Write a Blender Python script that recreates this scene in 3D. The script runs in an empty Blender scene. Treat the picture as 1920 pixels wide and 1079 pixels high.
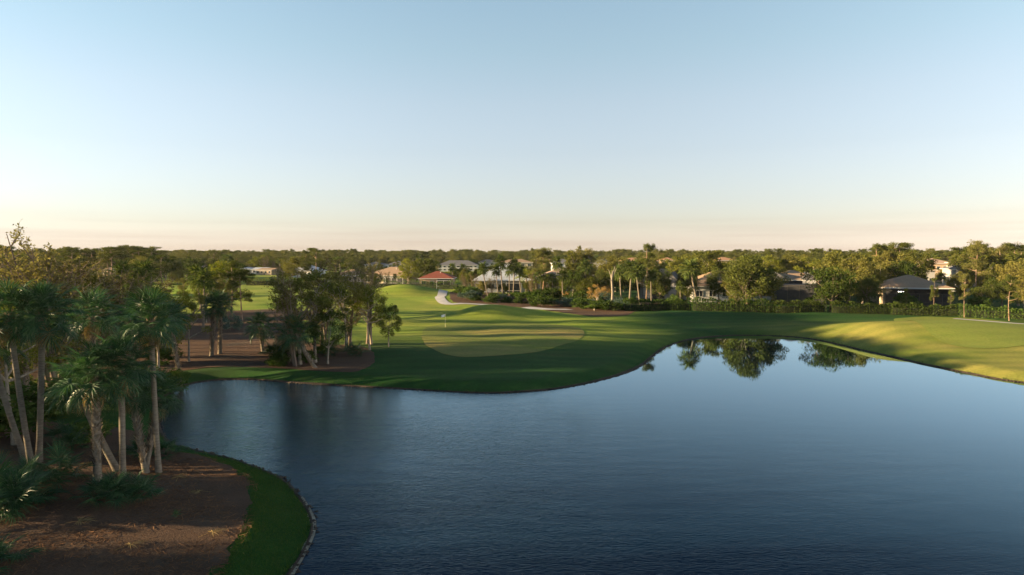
import bpy, math, random
import numpy as np
from mathutils import Vector, Euler, Quaternion
from mathutils.geometry import delaunay_2d_cdt

R = math.radians
rng = np.random.default_rng(7)
random.seed(7)
scene = bpy.context.scene
col = scene.collection

# ------------------------------------------------------------------ camera
CAM_H, PITCH, FOC = 14.0, R(2.84), 1280.0
cd = bpy.data.cameras.new('camera')
cd.lens = 24.0; cd.sensor_width = 36.0; cd.clip_start = 0.3; cd.clip_end = 30000
cam = bpy.data.objects.new('camera', cd); col.objects.link(cam)
cam.location = (0, 0, CAM_H); cam.rotation_euler = (R(90) - PITCH, 0, 0)
scene.camera = cam

# ------------------------------------------------------------------ sky, sun, exposure
SUN_EL, SUN_BACK = 8.7, 7.0       # elevation; degrees behind the camera's left
sunv = Vector((-math.cos(R(SUN_BACK)) * math.cos(R(SUN_EL)), -math.sin(R(SUN_BACK)) * math.cos(R(SUN_EL)), math.sin(R(SUN_EL))))
world = bpy.data.worlds.new('World'); scene.world = world; world.use_nodes = True
nt = world.node_tree; nt.nodes.clear()
wo = nt.nodes.new('ShaderNodeOutputWorld'); bg = nt.nodes.new('ShaderNodeBackground')
sky = nt.nodes.new('ShaderNodeTexSky'); sky.sky_type = 'NISHITA'; sky.sun_disc = False
sky.sun_elevation = R(6.5); sky.sun_rotation = -math.atan2(sunv.x, sunv.y)
sky.altitude = 0; sky.air_density = 1.0; sky.dust_density = 0.6; sky.ozone_density = 1.6
bg.inputs['Strength'].default_value = 0.08
# thin band of smoke low on the horizon + paler sky near the ground
tc = nt.nodes.new('ShaderNodeTexCoord'); sep = nt.nodes.new('ShaderNodeSeparateXYZ')
nt.links.new(tc.outputs['Generated'], sep.inputs[0])
ramp = nt.nodes.new('ShaderNodeValToRGB')
e = ramp.color_ramp.elements
e[0].position = 0.0; e[0].color = (0.95, 0.92, 0.99, 1)
e[1].position = 1.0; e[1].color = (0.22, 0.36, 0.52, 1)
for p_, c_ in ((0.02, (0.84, 0.815, 0.90, 1)), (0.045, (0.785, 0.77, 0.83, 1)), (0.075, (0.785, 0.78, 0.855, 1)), (0.135, (0.85, 0.855, 0.935, 1)),
               (0.21, (0.835, 0.885, 0.95, 1)), (0.28, (0.765, 0.905, 0.965, 1)), (0.34, (0.735, 0.915, 1.0, 1)), (0.42, (0.60, 0.80, 0.94, 1)), (0.55, (0.40, 0.60, 0.78, 1)), (0.72, (0.27, 0.44, 0.62, 1))):
    n_ = e.new(p_); n_.color = c_
nt.links.new(sep.outputs['Z'], ramp.inputs[0])
mul = nt.nodes.new('ShaderNodeMixRGB'); mul.blend_type = 'MULTIPLY'; mul.inputs[0].default_value = 1
skyhs = nt.nodes.new('ShaderNodeHueSaturation'); skyhs.inputs['Saturation'].default_value = 0.5
nt.links.new(sky.outputs[0], skyhs.inputs['Color']); nt.links.new(skyhs.outputs[0], mul.inputs[1]); nt.links.new(ramp.outputs[0], mul.inputs[2])
mapn = nt.nodes.new('ShaderNodeMapping'); mapn.inputs['Scale'].default_value = (2.2, 2.2, 70)
nt.links.new(tc.outputs['Generated'], mapn.inputs[0])
noi = nt.nodes.new('ShaderNodeTexNoise'); noi.inputs['Scale'].default_value = 1.3; noi.inputs['Detail'].default_value = 4
nt.links.new(mapn.outputs[0], noi.inputs['Vector'])
nr = nt.nodes.new('ShaderNodeMapRange'); nr.inputs[1].default_value = 0.42; nr.inputs[2].default_value = 0.72
nt.links.new(noi.outputs[0], nr.inputs[0])
band = nt.nodes.new('ShaderNodeValToRGB'); be = band.color_ramp.elements
be[0].position = 0.0; be[0].color = (0.25, 0.25, 0.25, 1); be[1].position = 0.06; be[1].color = (0, 0, 0, 1)
n_ = be.new(0.02); n_.color = (0.6, 0.6, 0.6, 1); n_ = be.new(0.035); n_.color = (0.35, 0.35, 0.35, 1)
nt.links.new(sep.outputs['Z'], band.inputs[0])
mm = nt.nodes.new('ShaderNodeMath'); mm.operation = 'MULTIPLY'
nt.links.new(nr.outputs[0], mm.inputs[0]); nt.links.new(band.outputs[0], mm.inputs[1])
smoke = nt.nodes.new('ShaderNodeMixRGB'); smoke.blend_type = 'MULTIPLY'; smoke.inputs[2].default_value = (0.78, 0.70, 0.70, 1)
nt.links.new(mm.outputs[0], smoke.inputs[0]); nt.links.new(mul.outputs[0], smoke.inputs[1])
nt.links.new(smoke.outputs[0], bg.inputs['Color']); nt.links.new(bg.outputs[0], wo.inputs[0])

sd = bpy.data.lights.new('sun', 'SUN'); sd.energy = 5.0; sd.angle = R(0.55); sd.color = (1.0, 0.73, 0.40)
sun = bpy.data.objects.new('sun', sd); col.objects.link(sun)
sun.rotation_euler = sunv.to_track_quat('Z', 'Y').to_euler()
sun.location = (-60, -30, 40)
scene.view_settings.view_transform = 'Standard'; scene.view_settings.look = 'None'
scene.view_settings.gamma = 1; scene.view_settings.exposure = 2.17
scene.cycles.max_bounces = 6; scene.cycles.diffuse_bounces = 2; scene.cycles.glossy_bounces = 2
scene.cycles.transparent_max_bounces = 8; scene.cycles.volume_bounces = 0
scene.cycles.use_denoising = True
scene.cycles.use_adaptive_sampling = True

# ------------------------------------------------------------------ measuring helpers
def ray(px, py):
    x = (px - 960) / FOC; y = (539.5 - py) / FOC
    return np.array((x, math.cos(PITCH) + y * math.sin(PITCH), -math.sin(PITCH) + y * math.cos(PITCH)))
def G(px, py, z=0.0):
    d = ray(px, py); t = (z - CAM_H) / d[2]
    return (d[0] * t, d[1] * t)
def at(px, Y):                       # x for a bearing at depth Y
    return (px - 960) / FOC * Y
def ztop(py, Y):                     # height seen at row py at depth Y
    d = ray(960, py); return CAM_H + Y * d[2] / d[1]

# ------------------------------------------------------------------ materials
def newmat(name):
    m = bpy.data.materials.new(name); m.use_nodes = True
    t = m.node_tree; t.nodes.clear()
    o = t.nodes.new('ShaderNodeOutputMaterial'); return m, t, o
def N(t, typ, **kw):
    n = t.nodes.new(typ)
    for k, v in kw.items():
        if k in n.inputs: n.inputs[k].default_value = v
        else: setattr(n, k, v)
    return n
def mixc(t, fac, a, b, mode='MIX'):
    n = t.nodes.new('ShaderNodeMixRGB'); n.blend_type = mode
    for i, v in enumerate((fac, a, b)):
        if isinstance(v, (int, float)): n.inputs[i].default_value = v
        elif isinstance(v, tuple): n.inputs[i].default_value = (*v[:3], 1)
        else: t.links.new(v, n.inputs[i])
    return n.outputs[0]
def noise(t, scale, detail=3, vec=None, rough=0.55, lo=0.35, hi=0.65):
    n = N(t, 'ShaderNodeTexNoise', Scale=scale, Detail=detail, Roughness=rough)
    if vec is not None: t.links.new(vec, n.inputs['Vector'])
    r = N(t, 'ShaderNodeMapRange'); r.inputs[1].default_value = lo; r.inputs[2].default_value = hi
    t.links.new(n.outputs[0], r.inputs[0]); return r.outputs[0]
def pos(t, scale=(1, 1, 1)):
    g = N(t, 'ShaderNodeNewGeometry'); m = N(t, 'ShaderNodeMapping'); m.inputs['Scale'].default_value = scale
    t.links.new(g.outputs['Position'], m.inputs[0]); return m.outputs[0]
def obj_vec(t, scale=(1, 1, 1)):
    g = N(t, 'ShaderNodeTexCoord'); m = N(t, 'ShaderNodeMapping'); m.inputs['Scale'].default_value = scale
    t.links.new(g.outputs['Object'], m.inputs[0]); return m.outputs[0]
def bump(t, h, dist, strength=1.0):
    b = N(t, 'ShaderNodeBump'); b.inputs['Strength'].default_value = strength; b.inputs['Distance'].default_value = dist
    t.links.new(h, b.inputs['Height']); return b.outputs[0]

def solid(name, c, rough=0.7, var=0.25, nscale=2.0, bumpd=0.0, spec=0.3, metal=0.0):
    m, t, o = newmat(name); p = N(t, 'ShaderNodeBsdfPrincipled')
    v = noise(t, nscale, 4, obj_vec(t))
    c2 = tuple(x * (1 - var) for x in c)
    t.links.new(mixc(t, v, c, c2), p.inputs['Base Color'])
    p.inputs['Roughness'].default_value = rough; p.inputs['Specular IOR Level'].default_value = spec; p.inputs['Metallic'].default_value = metal
    if bumpd: t.links.new(bump(t, noise(t, nscale * 6, 4, obj_vec(t)), bumpd), p.inputs['Normal'])
    t.links.new(p.outputs[0], o.inputs[0]); return m

def leafmat(name, c1, c2, trans=0.3, c3=None, spec=False, rough=0.45):
    m, t, o = newmat(name)
    g = N(t, 'ShaderNodeNewGeometry'); oi = N(t, 'ShaderNodeObjectInfo')
    c = mixc(t, g.outputs['Random Per Island'], c1, c2)
    if c3:
        r = N(t, 'ShaderNodeMapRange'); r.inputs[1].default_value = 0.35; r.inputs[2].default_value = 1.0
        r.inputs[4].default_value = 0.85
        t.links.new(oi.outputs['Random'], r.inputs[0]); c = mixc(t, r.outputs[0], c, c3)
    hsv = N(t, 'ShaderNodeHueSaturation')
    a = N(t, 'ShaderNodeMapRange'); a.inputs[3].default_value = 0.72; a.inputs[4].default_value = 1.25
    t.links.new(oi.outputs['Random'], a.inputs[0]); t.links.new(a.outputs[0], hsv.inputs['Value'])
    t.links.new(c, hsv.inputs['Color']); c = hsv.outputs[0]
    if spec:
        d = N(t, 'ShaderNodeBsdfPrincipled'); t.links.new(c, d.inputs['Base Color'])
        d.inputs['Roughness'].default_value = rough; d.inputs['Specular IOR Level'].default_value = 0.28
    else:
        d = N(t, 'ShaderNodeBsdfDiffuse'); t.links.new(c, d.inputs[0])
    tr = N(t, 'ShaderNodeBsdfTranslucent'); t.links.new(mixc(t, 1.0, c, (1.15, 1.2, 0.6), 'MULTIPLY'), tr.inputs[0])
    mx = N(t, 'ShaderNodeMixShader'); mx.inputs[0].default_value = trans
    t.links.new(d.outputs[0], mx.inputs[1]); t.links.new(tr.outputs[0], mx.inputs[2]); t.links.new(mx.outputs[0], o.inputs[0])
    return m

def barkmat(name, c1, c2, rings=False, sc=3.0, bd=0.03):
    m, t, o = newmat(name); p = N(t, 'ShaderNodeBsdfPrincipled', Roughness=0.9)
    p.inputs['Specular IOR Level'].default_value = 0.15
    v = noise(t, sc, 5, obj_vec(t, (3, 3, 1)) if not rings else obj_vec(t, (1, 1, 5)))
    v2 = noise(t, sc * 0.35, 3, obj_vec(t))
    c = mixc(t, v, c1, c2); c = mixc(t, v2, c, mixc(t, 0.5, c, (0.25, 0.22, 0.16)))
    t.links.new(c, p.inputs['Base Color'])
    if rings:
        w = N(t, 'ShaderNodeTexWave', bands_direction='Z', Scale=1.6, Distortion=1.5); w.inputs['Detail'].default_value = 2
        t.links.new(obj_vec(t, (1, 1, 4)), w.inputs['Vector']); t.links.new(bump(t, w.outputs['Fac'], 0.02), p.inputs['Normal'])
    else:
        t.links.new(bump(t, v, bd), p.inputs['Normal'])
    t.links.new(p.outputs[0], o.inputs[0]); return m

M = {}
M['bark'] = barkmat('bark_brown', (0.16, 0.12, 0.09), (0.07, 0.05, 0.04))
M['bark_grey'] = barkmat('bark_grey', (0.30, 0.26, 0.21), (0.14, 0.12, 0.10))
M['bark_pine'] = barkmat('bark_pine', (0.26, 0.16, 0.10), (0.12, 0.07, 0.05), sc=2)
M['palm_trunk'] = barkmat('palm_trunk_grey', (0.21, 0.175, 0.135), (0.10, 0.082, 0.065), rings=True)
M['boot'] = leafmat('palm_boot', (0.27, 0.22, 0.16), (0.08, 0.06, 0.045), 0.05)
M['frond'] = leafmat('palm_frond', (0.016, 0.052, 0.020), (0.040, 0.090, 0.034), 0.25, spec=True, rough=0.45)
M['frond_far'] = leafmat('palm_frond_olive', (0.045, 0.075, 0.022), (0.10, 0.12, 0.035), 0.3)
M['frond_dry'] = leafmat('palm_frond_dry', (0.30, 0.22, 0.10), (0.16, 0.11, 0.05), 0.25)
M['leaf_oak'] = leafmat('leaf_dark_green', (0.032, 0.062, 0.016), (0.085, 0.112, 0.026), 0.28, (0.12, 0.11, 0.032))
M['leaf_lime'] = leafmat('leaf_yellow_green', (0.10, 0.14, 0.02), (0.20, 0.20, 0.035), 0.35, (0.13, 0.13, 0.03))
M['leaf_mid'] = leafmat('leaf_mid_green', (0.062, 0.088, 0.020), (0.145, 0.15, 0.034), 0.3, (0.155, 0.135, 0.042))
M['leaf_pine'] = leafmat('needles_green', (0.060, 0.085, 0.022), (0.13, 0.14, 0.036), 0.25, (0.12, 0.115, 0.04))
M['leaf_dry'] = leafmat('leaf_brownish', (0.16, 0.125, 0.065), (0.09, 0.09, 0.035), 0.35, (0.14, 0.13, 0.05))
M['leaf_orange'] = leafmat('leaf_orange', (0.34, 0.21, 0.07), (0.22, 0.15, 0.06), 0.3)
M['leaf_red'] = leafmat('leaf_red', (0.30, 0.06, 0.04), (0.20, 0.08, 0.04), 0.25)
M['leaf_blue'] = leafmat('leaf_blue_green', (0.09, 0.13, 0.11), (0.05, 0.09, 0.07), 0.2)
M['leaf_hedge'] = leafmat('leaf_hedge', (0.035, 0.075, 0.018), (0.085, 0.12, 0.028), 0.25)
M['leaf_banana'] = leafmat('leaf_banana', (0.10, 0.19, 0.03), (0.20, 0.26, 0.05), 0.4)
M['twig'] = leafmat('twig_grey', (0.22, 0.18, 0.14), (0.13, 0.10, 0.08), 0.0)
M['hedge_core'] = solid('hedge_core', (0.02, 0.028, 0.012), 0.95, 0.4, 3.0)
M['white_trim'] = solid('white_trim', (0.55, 0.54, 0.51), 0.5, 0.08)
M['glass'] = solid('window_glass', (0.03, 0.04, 0.05), 0.08, 0.3, spec=0.7)
M['screen_and_shade'] = solid('screen_mesh_and_shade_dark', (0.035, 0.036, 0.04), 0.7, 0.3)  # dark cage mesh, also the painted shade of the lanai recess
M['frame_dark'] = solid('cage_frame_bronze', (0.06, 0.055, 0.05), 0.5, 0.1)
M['wall_cream'] = solid('stucco_cream', (0.44, 0.38, 0.29), 0.9, 0.12, 0.6, 0.01)
M['wall_white'] = solid('stucco_white', (0.50, 0.50, 0.49), 0.9, 0.1, 0.6, 0.01)
M['wall_grey'] = solid('stucco_grey', (0.30, 0.30, 0.31), 0.9, 0.1, 0.6, 0.01)
M['wall_peach'] = solid('stucco_peach', (0.42, 0.29, 0.20), 0.9, 0.12, 0.6, 0.01)
M['wall_tan'] = solid('stucco_tan', (0.42, 0.33, 0.24), 0.9, 0.12, 0.6, 0.01)
def roofmat(name, c, var=0.35):
    m, t, o = newmat(name); p = N(t, 'ShaderNodeBsdfPrincipled', Roughness=0.85)
    p.inputs['Specular IOR Level'].default_value = 0.2
    w = N(t, 'ShaderNodeTexWave', bands_direction='Z', Scale=2.2, Distortion=0.6)
    t.links.new(obj_vec(t), w.inputs['Vector'])
    v = noise(t, 3.0, 5, obj_vec(t)); v2 = noise(t, 0.4, 3, obj_vec(t))
    cc = mixc(t, v, c, tuple(x * (1 - var) for x in c)); cc = mixc(t, v2, cc, tuple(x * 0.75 for x in c))
    t.links.new(cc, p.inputs['Base Color']); t.links.new(bump(t, w.outputs['Fac'], 0.05), p.inputs['Normal'])
    t.links.new(p.outputs[0], o.inputs[0]); return m
M['roof_brown'] = roofmat('roof_shingle_brown', (0.38, 0.26, 0.17))
M['roof_grey'] = roofmat('roof_shingle_grey', (0.17, 0.17, 0.18))
M['roof_red'] = roofmat('roof_tile_red', (0.30, 0.085, 0.05))
M['roof_orange'] = roofmat('roof_tile_orange', (0.52, 0.29, 0.16))
M['roof_pink'] = roofmat('roof_tile_pink', (0.52, 0.36, 0.26))
M['roof_white'] = roofmat('roof_metal_white', (0.50, 0.53, 0.57), 0.1)
M['concrete'] = solid('path_concrete', (0.46, 0.44, 0.42), 0.9, 0.2, 0.4, 0.01)
M['flag'] = solid('flag_cloth_white', (0.8, 0.8, 0.78), 0.8, 0.05)
M['flag_pole'] = solid('flag_pole_yellow', (0.75, 0.68, 0.35), 0.4, 0.05)
M['wood_stake'] = solid('wood_stake', (0.42, 0.34, 0.26), 0.8, 0.2)
m, t, o = newmat('lamp_glow'); em = N(t, 'ShaderNodeEmission'); em.inputs[0].default_value = (1, 0.93, 0.8, 1); em.inputs[1].default_value = 5.0
t.links.new(em.outputs[0], o.inputs[0]); M['lamp'] = m

# lawn
def lawnmat(name, greens, tan, tan_amt, stripe=0.0, lit_tanzone=False):
    m, t, o = newmat(name); p = N(t, 'ShaderNodeBsdfPrincipled', Roughness=0.95)
    p.inputs['Specular IOR Level'].default_value = 0.1
    c = mixc(t, noise(t, 0.10, 5, pos(t)), greens[0], greens[1])
    c = mixc(t, noise(t, 0.9, 6, pos(t, (1, 1, 1)), 0.7), c, greens[2])
    big = noise(t, 0.045, 4, pos(t, (0.7, 1.6, 1)), 0.6, 0.5, 0.72)
    mt = N(t, 'ShaderNodeMath', operation='MULTIPLY'); t.links.new(big, mt.inputs[0]); mt.inputs[1].default_value = tan_amt
    c = mixc(t, mt.outputs[0], c, tan)
    if lit_tanzone:      # dormant, yellower turf by the tee, with its sunlit brightness painted into the colour
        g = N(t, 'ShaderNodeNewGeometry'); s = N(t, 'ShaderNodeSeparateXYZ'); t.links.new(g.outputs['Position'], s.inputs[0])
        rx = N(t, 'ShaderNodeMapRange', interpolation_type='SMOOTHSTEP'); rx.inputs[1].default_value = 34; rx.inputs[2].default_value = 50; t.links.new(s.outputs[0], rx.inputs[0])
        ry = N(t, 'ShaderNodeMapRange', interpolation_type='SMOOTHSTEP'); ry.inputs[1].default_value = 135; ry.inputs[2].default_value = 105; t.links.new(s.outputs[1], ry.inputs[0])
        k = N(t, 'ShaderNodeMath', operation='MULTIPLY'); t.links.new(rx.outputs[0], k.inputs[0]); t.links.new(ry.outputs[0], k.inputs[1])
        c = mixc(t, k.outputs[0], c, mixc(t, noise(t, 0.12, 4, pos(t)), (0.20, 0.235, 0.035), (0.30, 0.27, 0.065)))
        # mown fairway beyond the green: sunlit yellow painted into the turf colour
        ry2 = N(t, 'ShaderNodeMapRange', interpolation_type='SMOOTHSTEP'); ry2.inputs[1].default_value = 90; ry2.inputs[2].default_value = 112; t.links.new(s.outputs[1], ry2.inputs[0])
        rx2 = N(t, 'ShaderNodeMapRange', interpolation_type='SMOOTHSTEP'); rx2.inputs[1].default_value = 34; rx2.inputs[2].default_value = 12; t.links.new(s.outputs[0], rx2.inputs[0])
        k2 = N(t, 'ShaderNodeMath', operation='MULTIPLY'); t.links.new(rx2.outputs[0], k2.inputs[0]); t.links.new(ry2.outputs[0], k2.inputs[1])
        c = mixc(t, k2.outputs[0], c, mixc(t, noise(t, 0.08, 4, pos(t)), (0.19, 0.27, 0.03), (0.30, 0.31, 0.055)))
    if stripe:
        w = N(t, 'ShaderNodeTexWave', bands_direction='Y', Scale=0.09, Distortion=1.2); t.links.new(pos(t, (0.35, 1, 1)), w.inputs['Vector'])
        st = N(t, 'ShaderNodeMath', operation='MULTIPLY'); t.links.new(w.outputs['Fac'], st.inputs[0]); st.inputs[1].default_value = stripe
        c = mixc(t, st.outputs[0], c, mixc(t, 1.0, c, (0.72, 0.8, 0.75), 'MULTIPLY'))
    t.links.new(c, p.inputs['Base Color'])
    c2_ = mixc(t, noise(t, 2.6, 6, pos(t), 0.8, 0.3, 0.7), c, mixc(t, 1.0, c, (0.62, 0.68, 0.62), 'MULTIPLY')); t.links.new(c2_, p.inputs['Base Color'])
    t.links.new(bump(t, noise(t, 7.0, 4, pos(t), 0.7, 0.2, 0.8), 0.09), p.inputs['Normal'])
    t.links.new(p.outputs[0], o.inputs[0]); return m
M['lawn'] = lawnmat('lawn', ((0.018, 0.080, 0.014), (0.034, 0.105, 0.018), (0.026, 0.076, 0.015)), (0.12, 0.125, 0.04), 0.5, 0.75, True)
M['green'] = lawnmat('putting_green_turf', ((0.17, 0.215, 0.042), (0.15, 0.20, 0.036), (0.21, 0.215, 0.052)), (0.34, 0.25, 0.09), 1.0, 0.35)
M['tee'] = lawnmat('tee_turf', ((0.21, 0.255, 0.045), (0.19, 0.24, 0.04), (0.23, 0.25, 0.05)), (0.26, 0.25, 0.06), 0.3, 0.3)
m, t, o = newmat('pine_straw_mulch'); p = N(t, 'ShaderNodeBsdfPrincipled', Roughness=0.95); p.inputs['Specular IOR Level'].default_value = 0.05
c = mixc(t, noise(t, 0.5, 6, pos(t), 0.65), (0.088, 0.056, 0.042), (0.046, 0.032, 0.026))
c = mixc(t, noise(t, 9, 5, pos(t, (1, 3, 1)), 0.75), c, (0.14, 0.088, 0.056))
c = mixc(t, noise(t, 0.22, 4, pos(t), 0.6, 0.55, 0.75), c, (0.085, 0.07, 0.055))
t.links.new(c, p.inputs['Base Color']); t.links.new(bump(t, noise(t, 5, 6, pos(t), 0.75, 0.2, 0.8), 0.12), p.inputs['Normal'])
t.links.new(p.outputs[0], o.inputs[0]); M['mulch'] = m
M['dirt'] = solid('shore_dirt', (0.06, 0.043, 0.03), 0.95, 0.55, 1.2, 0.05)
M['sand'] = solid('shore_sand', (0.31, 0.27, 0.20), 0.95, 0.35, 2.5, 0.02)
# water
m, t, o = newmat('pond_water')
dif = N(t, 'ShaderNodeBsdfDiffuse'); dif.inputs[0].default_value = (0.002, 0.010, 0.026, 1)
gl = N(t, 'ShaderNodeBsdfGlossy', Roughness=0.012); gl.inputs[0].default_value = (0.68, 0.88, 1.0, 1)
lw = N(t, 'ShaderNodeLayerWeight'); lr = N(t, 'ShaderNodeMapRange'); lr.inputs[1].default_value = 0.52; lr.inputs[2].default_value = 0.93
t.links.new(lw.outputs['Facing'], lr.inputs[0]); lp = N(t, 'ShaderNodeMath', operation='POWER'); lp.inputs[1].default_value = 2.2; t.links.new(lr.outputs[0], lp.inputs[0])
lm = N(t, 'ShaderNodeMath', operation='MAXIMUM'); lm.inputs[1].default_value = 0.02; t.links.new(lp.outputs[0], lm.inputs[0])
p = N(t, 'ShaderNodeMixShader'); t.links.new(lm.outputs[0], p.inputs[0]); t.links.new(dif.outputs[0], p.inputs[1]); t.links.new(gl.outputs[0], p.inputs[2])
n1 = N(t, 'ShaderNodeTexNoise', Scale=4.2, Detail=3, Roughness=0.6, Distortion=0.8)
mp = N(t, 'ShaderNodeMapping'); mp.inputs['Rotation'].default_value = (0, 0, R(-28)); mp.inputs['Scale'].default_value = (0.55, 1.9, 1)
g = N(t, 'ShaderNodeNewGeometry'); t.links.new(g.outputs['Position'], mp.inputs[0]); t.links.new(mp.outputs[0], n1.inputs['Vector'])
n2 = N(t, 'ShaderNodeTexNoise', Scale=0.5, Detail=2); mp2 = N(t, 'ShaderNodeMapping'); mp2.inputs['Scale'].default_value = (0.5, 1.4, 1)
t.links.new(g.outputs['Position'], mp2.inputs[0]); t.links.new(mp2.outputs[0], n2.inputs['Vector'])
s = N(t, 'ShaderNodeSeparateXYZ'); t.links.new(g.outputs['Position'], s.inputs[0])
# breeze: rippled on the near and western water, glassy in the sheltered north-east arm
comb = N(t, 'ShaderNodeMath', operation='MULTIPLY_ADD'); comb.inputs[1].default_value = 0.9
t.links.new(s.outputs[0], comb.inputs[0]); t.links.new(s.outputs[1], comb.inputs[2])
cm = N(t, 'ShaderNodeMapRange', interpolation_type='SMOOTHSTEP'); cm.inputs[1].default_value = 40; cm.inputs[2].default_value = 95
cm.inputs[3].default_value = 0.95; cm.inputs[4].default_value = 0.02
t.links.new(comb.outputs[0], cm.inputs[0])
patch = N(t, 'ShaderNodeTexNoise', Scale=0.05, Detail=3); t.links.new(g.outputs['Position'], patch.inputs['Vector'])
pr = N(t, 'ShaderNodeMapRange'); pr.inputs[1].default_value = 0.35; pr.inputs[2].default_value = 0.65; pr.inputs[3].default_value = 0.55; pr.inputs[4].default_value = 1.15
t.links.new(patch.outputs[0], pr.inputs[0])
lf = N(t, 'ShaderNodeMapRange', interpolation_type='SMOOTHSTEP'); lf.inputs[1].default_value = 14; lf.inputs[2].default_value = -14; lf.inputs[3].default_value = 1.0; lf.inputs[4].default_value = 2.1
t.links.new(s.outputs[0], lf.inputs[0]); cl = N(t, 'ShaderNodeMath', operation='MULTIPLY'); t.links.new(cm.outputs[0], cl.inputs[0]); t.links.new(lf.outputs[0], cl.inputs[1])
st = N(t, 'ShaderNodeMath', operation='MULTIPLY'); t.links.new(cl.outputs[0], st.inputs[0]); t.links.new(pr.outputs[0], st.inputs[1])
hsum = N(t, 'ShaderNodeMath', operation='MULTIPLY_ADD'); hsum.inputs[1].default_value = 1.5; t.links.new(n2.outputs[0], hsum.inputs[0]); t.links.new(n1.outputs[0], hsum.inputs[2])
b = N(t, 'ShaderNodeBump'); b.inputs['Distance'].default_value = 0.0165
t.links.new(st.outputs[0], b.inputs['Strength']); t.links.new(hsum.outputs[0], b.inputs['Height']); t.links.new(b.outputs[0], gl.inputs['Normal']); t.links.new(b.outputs[0], lw.inputs['Normal'])
t.links.new(p.outputs[0], o.inputs[0]); M['water'] = m

# ------------------------------------------------------------------ mesh helpers
def tag(o, label=None, cat=None, group=None, kind=None):
    if label: o['label'] = label
    if cat: o['category'] = cat
    if group: o['group'] = group
    if kind: o['kind'] = kind
    return o
def link(name, me, parent=None, loc=None, rot=None, scale=None):
    o = bpy.data.objects.new(name, me); col.objects.link(o)
    if parent is not None: o.parent = parent
    if loc is not None: o.location = loc
    if rot is not None: o.rotation_euler = rot
    if scale is not None: o.scale = scale if hasattr(scale, '__len__') else (scale,) * 3
    return o
def empty(name, loc, rz=0.0):
    o = bpy.data.objects.new(name, None); col.objects.link(o); o.location = loc; o.rotation_euler = (0, 0, rz)
    o.empty_display_size = 0.5
    return o
def npmesh(name, V, F, mat=None, smooth=False):
    """V (n,3); F list of (k, m) int arrays, k corners each"""
    V = np.asarray(V, np.float32); Fs = [np.asarray(f, np.int32) for f in F if len(f)]
    me = bpy.data.meshes.new(name); me.vertices.add(len(V)); me.vertices.foreach_set('co', V.ravel())
    loops = np.concatenate([f.ravel() for f in Fs]); nf = sum(len(f) for f in Fs)
    sizes = np.concatenate([np.full(len(f), f.shape[1], np.int32) for f in Fs])
    me.loops.add(len(loops)); me.loops.foreach_set('vertex_index', loops)
    me.polygons.add(nf); me.polygons.foreach_set('loop_start', np.concatenate([[0], np.cumsum(sizes)[:-1]]).astype(np.int32))
    if smooth: me.polygons.foreach_set('use_smooth', np.ones(nf, bool))
    me.update(calc_edges=True)
    if mat: me.materials.append(mat)
    return me
class MB:
    def __init__(s): s.V = []; s.Q = []; s.T = []; s.P = []
    def add(s, V, Q=(), T=(), P=()):
        n = len(s.V); s.V.extend([tuple(v) for v in V])
        s.Q.extend([tuple(i + n for i in q) for q in Q]); s.T.extend([tuple(i + n for i in q) for q in T]); s.P.extend([tuple(i + n for i in q) for q in P])
    def box(s, x0, x1, y0, y1, z0, z1):
        V = [(x, y, z) for z in (z0, z1) for y in (y0, y1) for x in (x0, x1)]
        s.add(V, [(0, 2, 3, 1), (4, 5, 7, 6), (0, 1, 5, 4), (2, 6, 7, 3), (0, 4, 6, 2), (1, 3, 7, 5)])
    def tube(s, pts, rad, n=6, cap=True):
        pts = [Vector(p) for p in pts]; k = len(pts)
        if not hasattr(rad, '__len__'): rad = [rad] * k
        V = []
        for i, p in enumerate(pts):
            d = (pts[min(i + 1, k - 1)] - pts[max(i - 1, 0)]).normalized()
            a = d.cross(Vector((0.3, 1, 0.1))); a = a.normalized() if a.length > 1e-4 else Vector((1, 0, 0))
            b_ = d.cross(a)
            for j in range(n):
                th = 2 * math.pi * j / n; V.append(p + (a * math.cos(th) + b_ * math.sin(th)) * rad[i])
        Q = [(i * n + j, i * n + (j + 1) % n, (i + 1) * n + (j + 1) % n, (i + 1) * n + j) for i in range(k - 1) for j in range(n)]
        s.add(V, Q, P=[tuple((k - 1) * n + j for j in range(n))] if cap else ())
    def mesh(s, name, mat, smooth=False):
        me = bpy.data.meshes.new(name); me.from_pydata(s.V, [], s.Q + s.T + s.P); me.update()
        if smooth: me.polygons.foreach_set('use_smooth', [True] * len(me.polygons))
        me.materials.append(mat); return me
    def build(s, name, mat, parent=None, smooth=False, **kw): return link(name, s.mesh(name, mat, smooth), parent, **kw)

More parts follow.
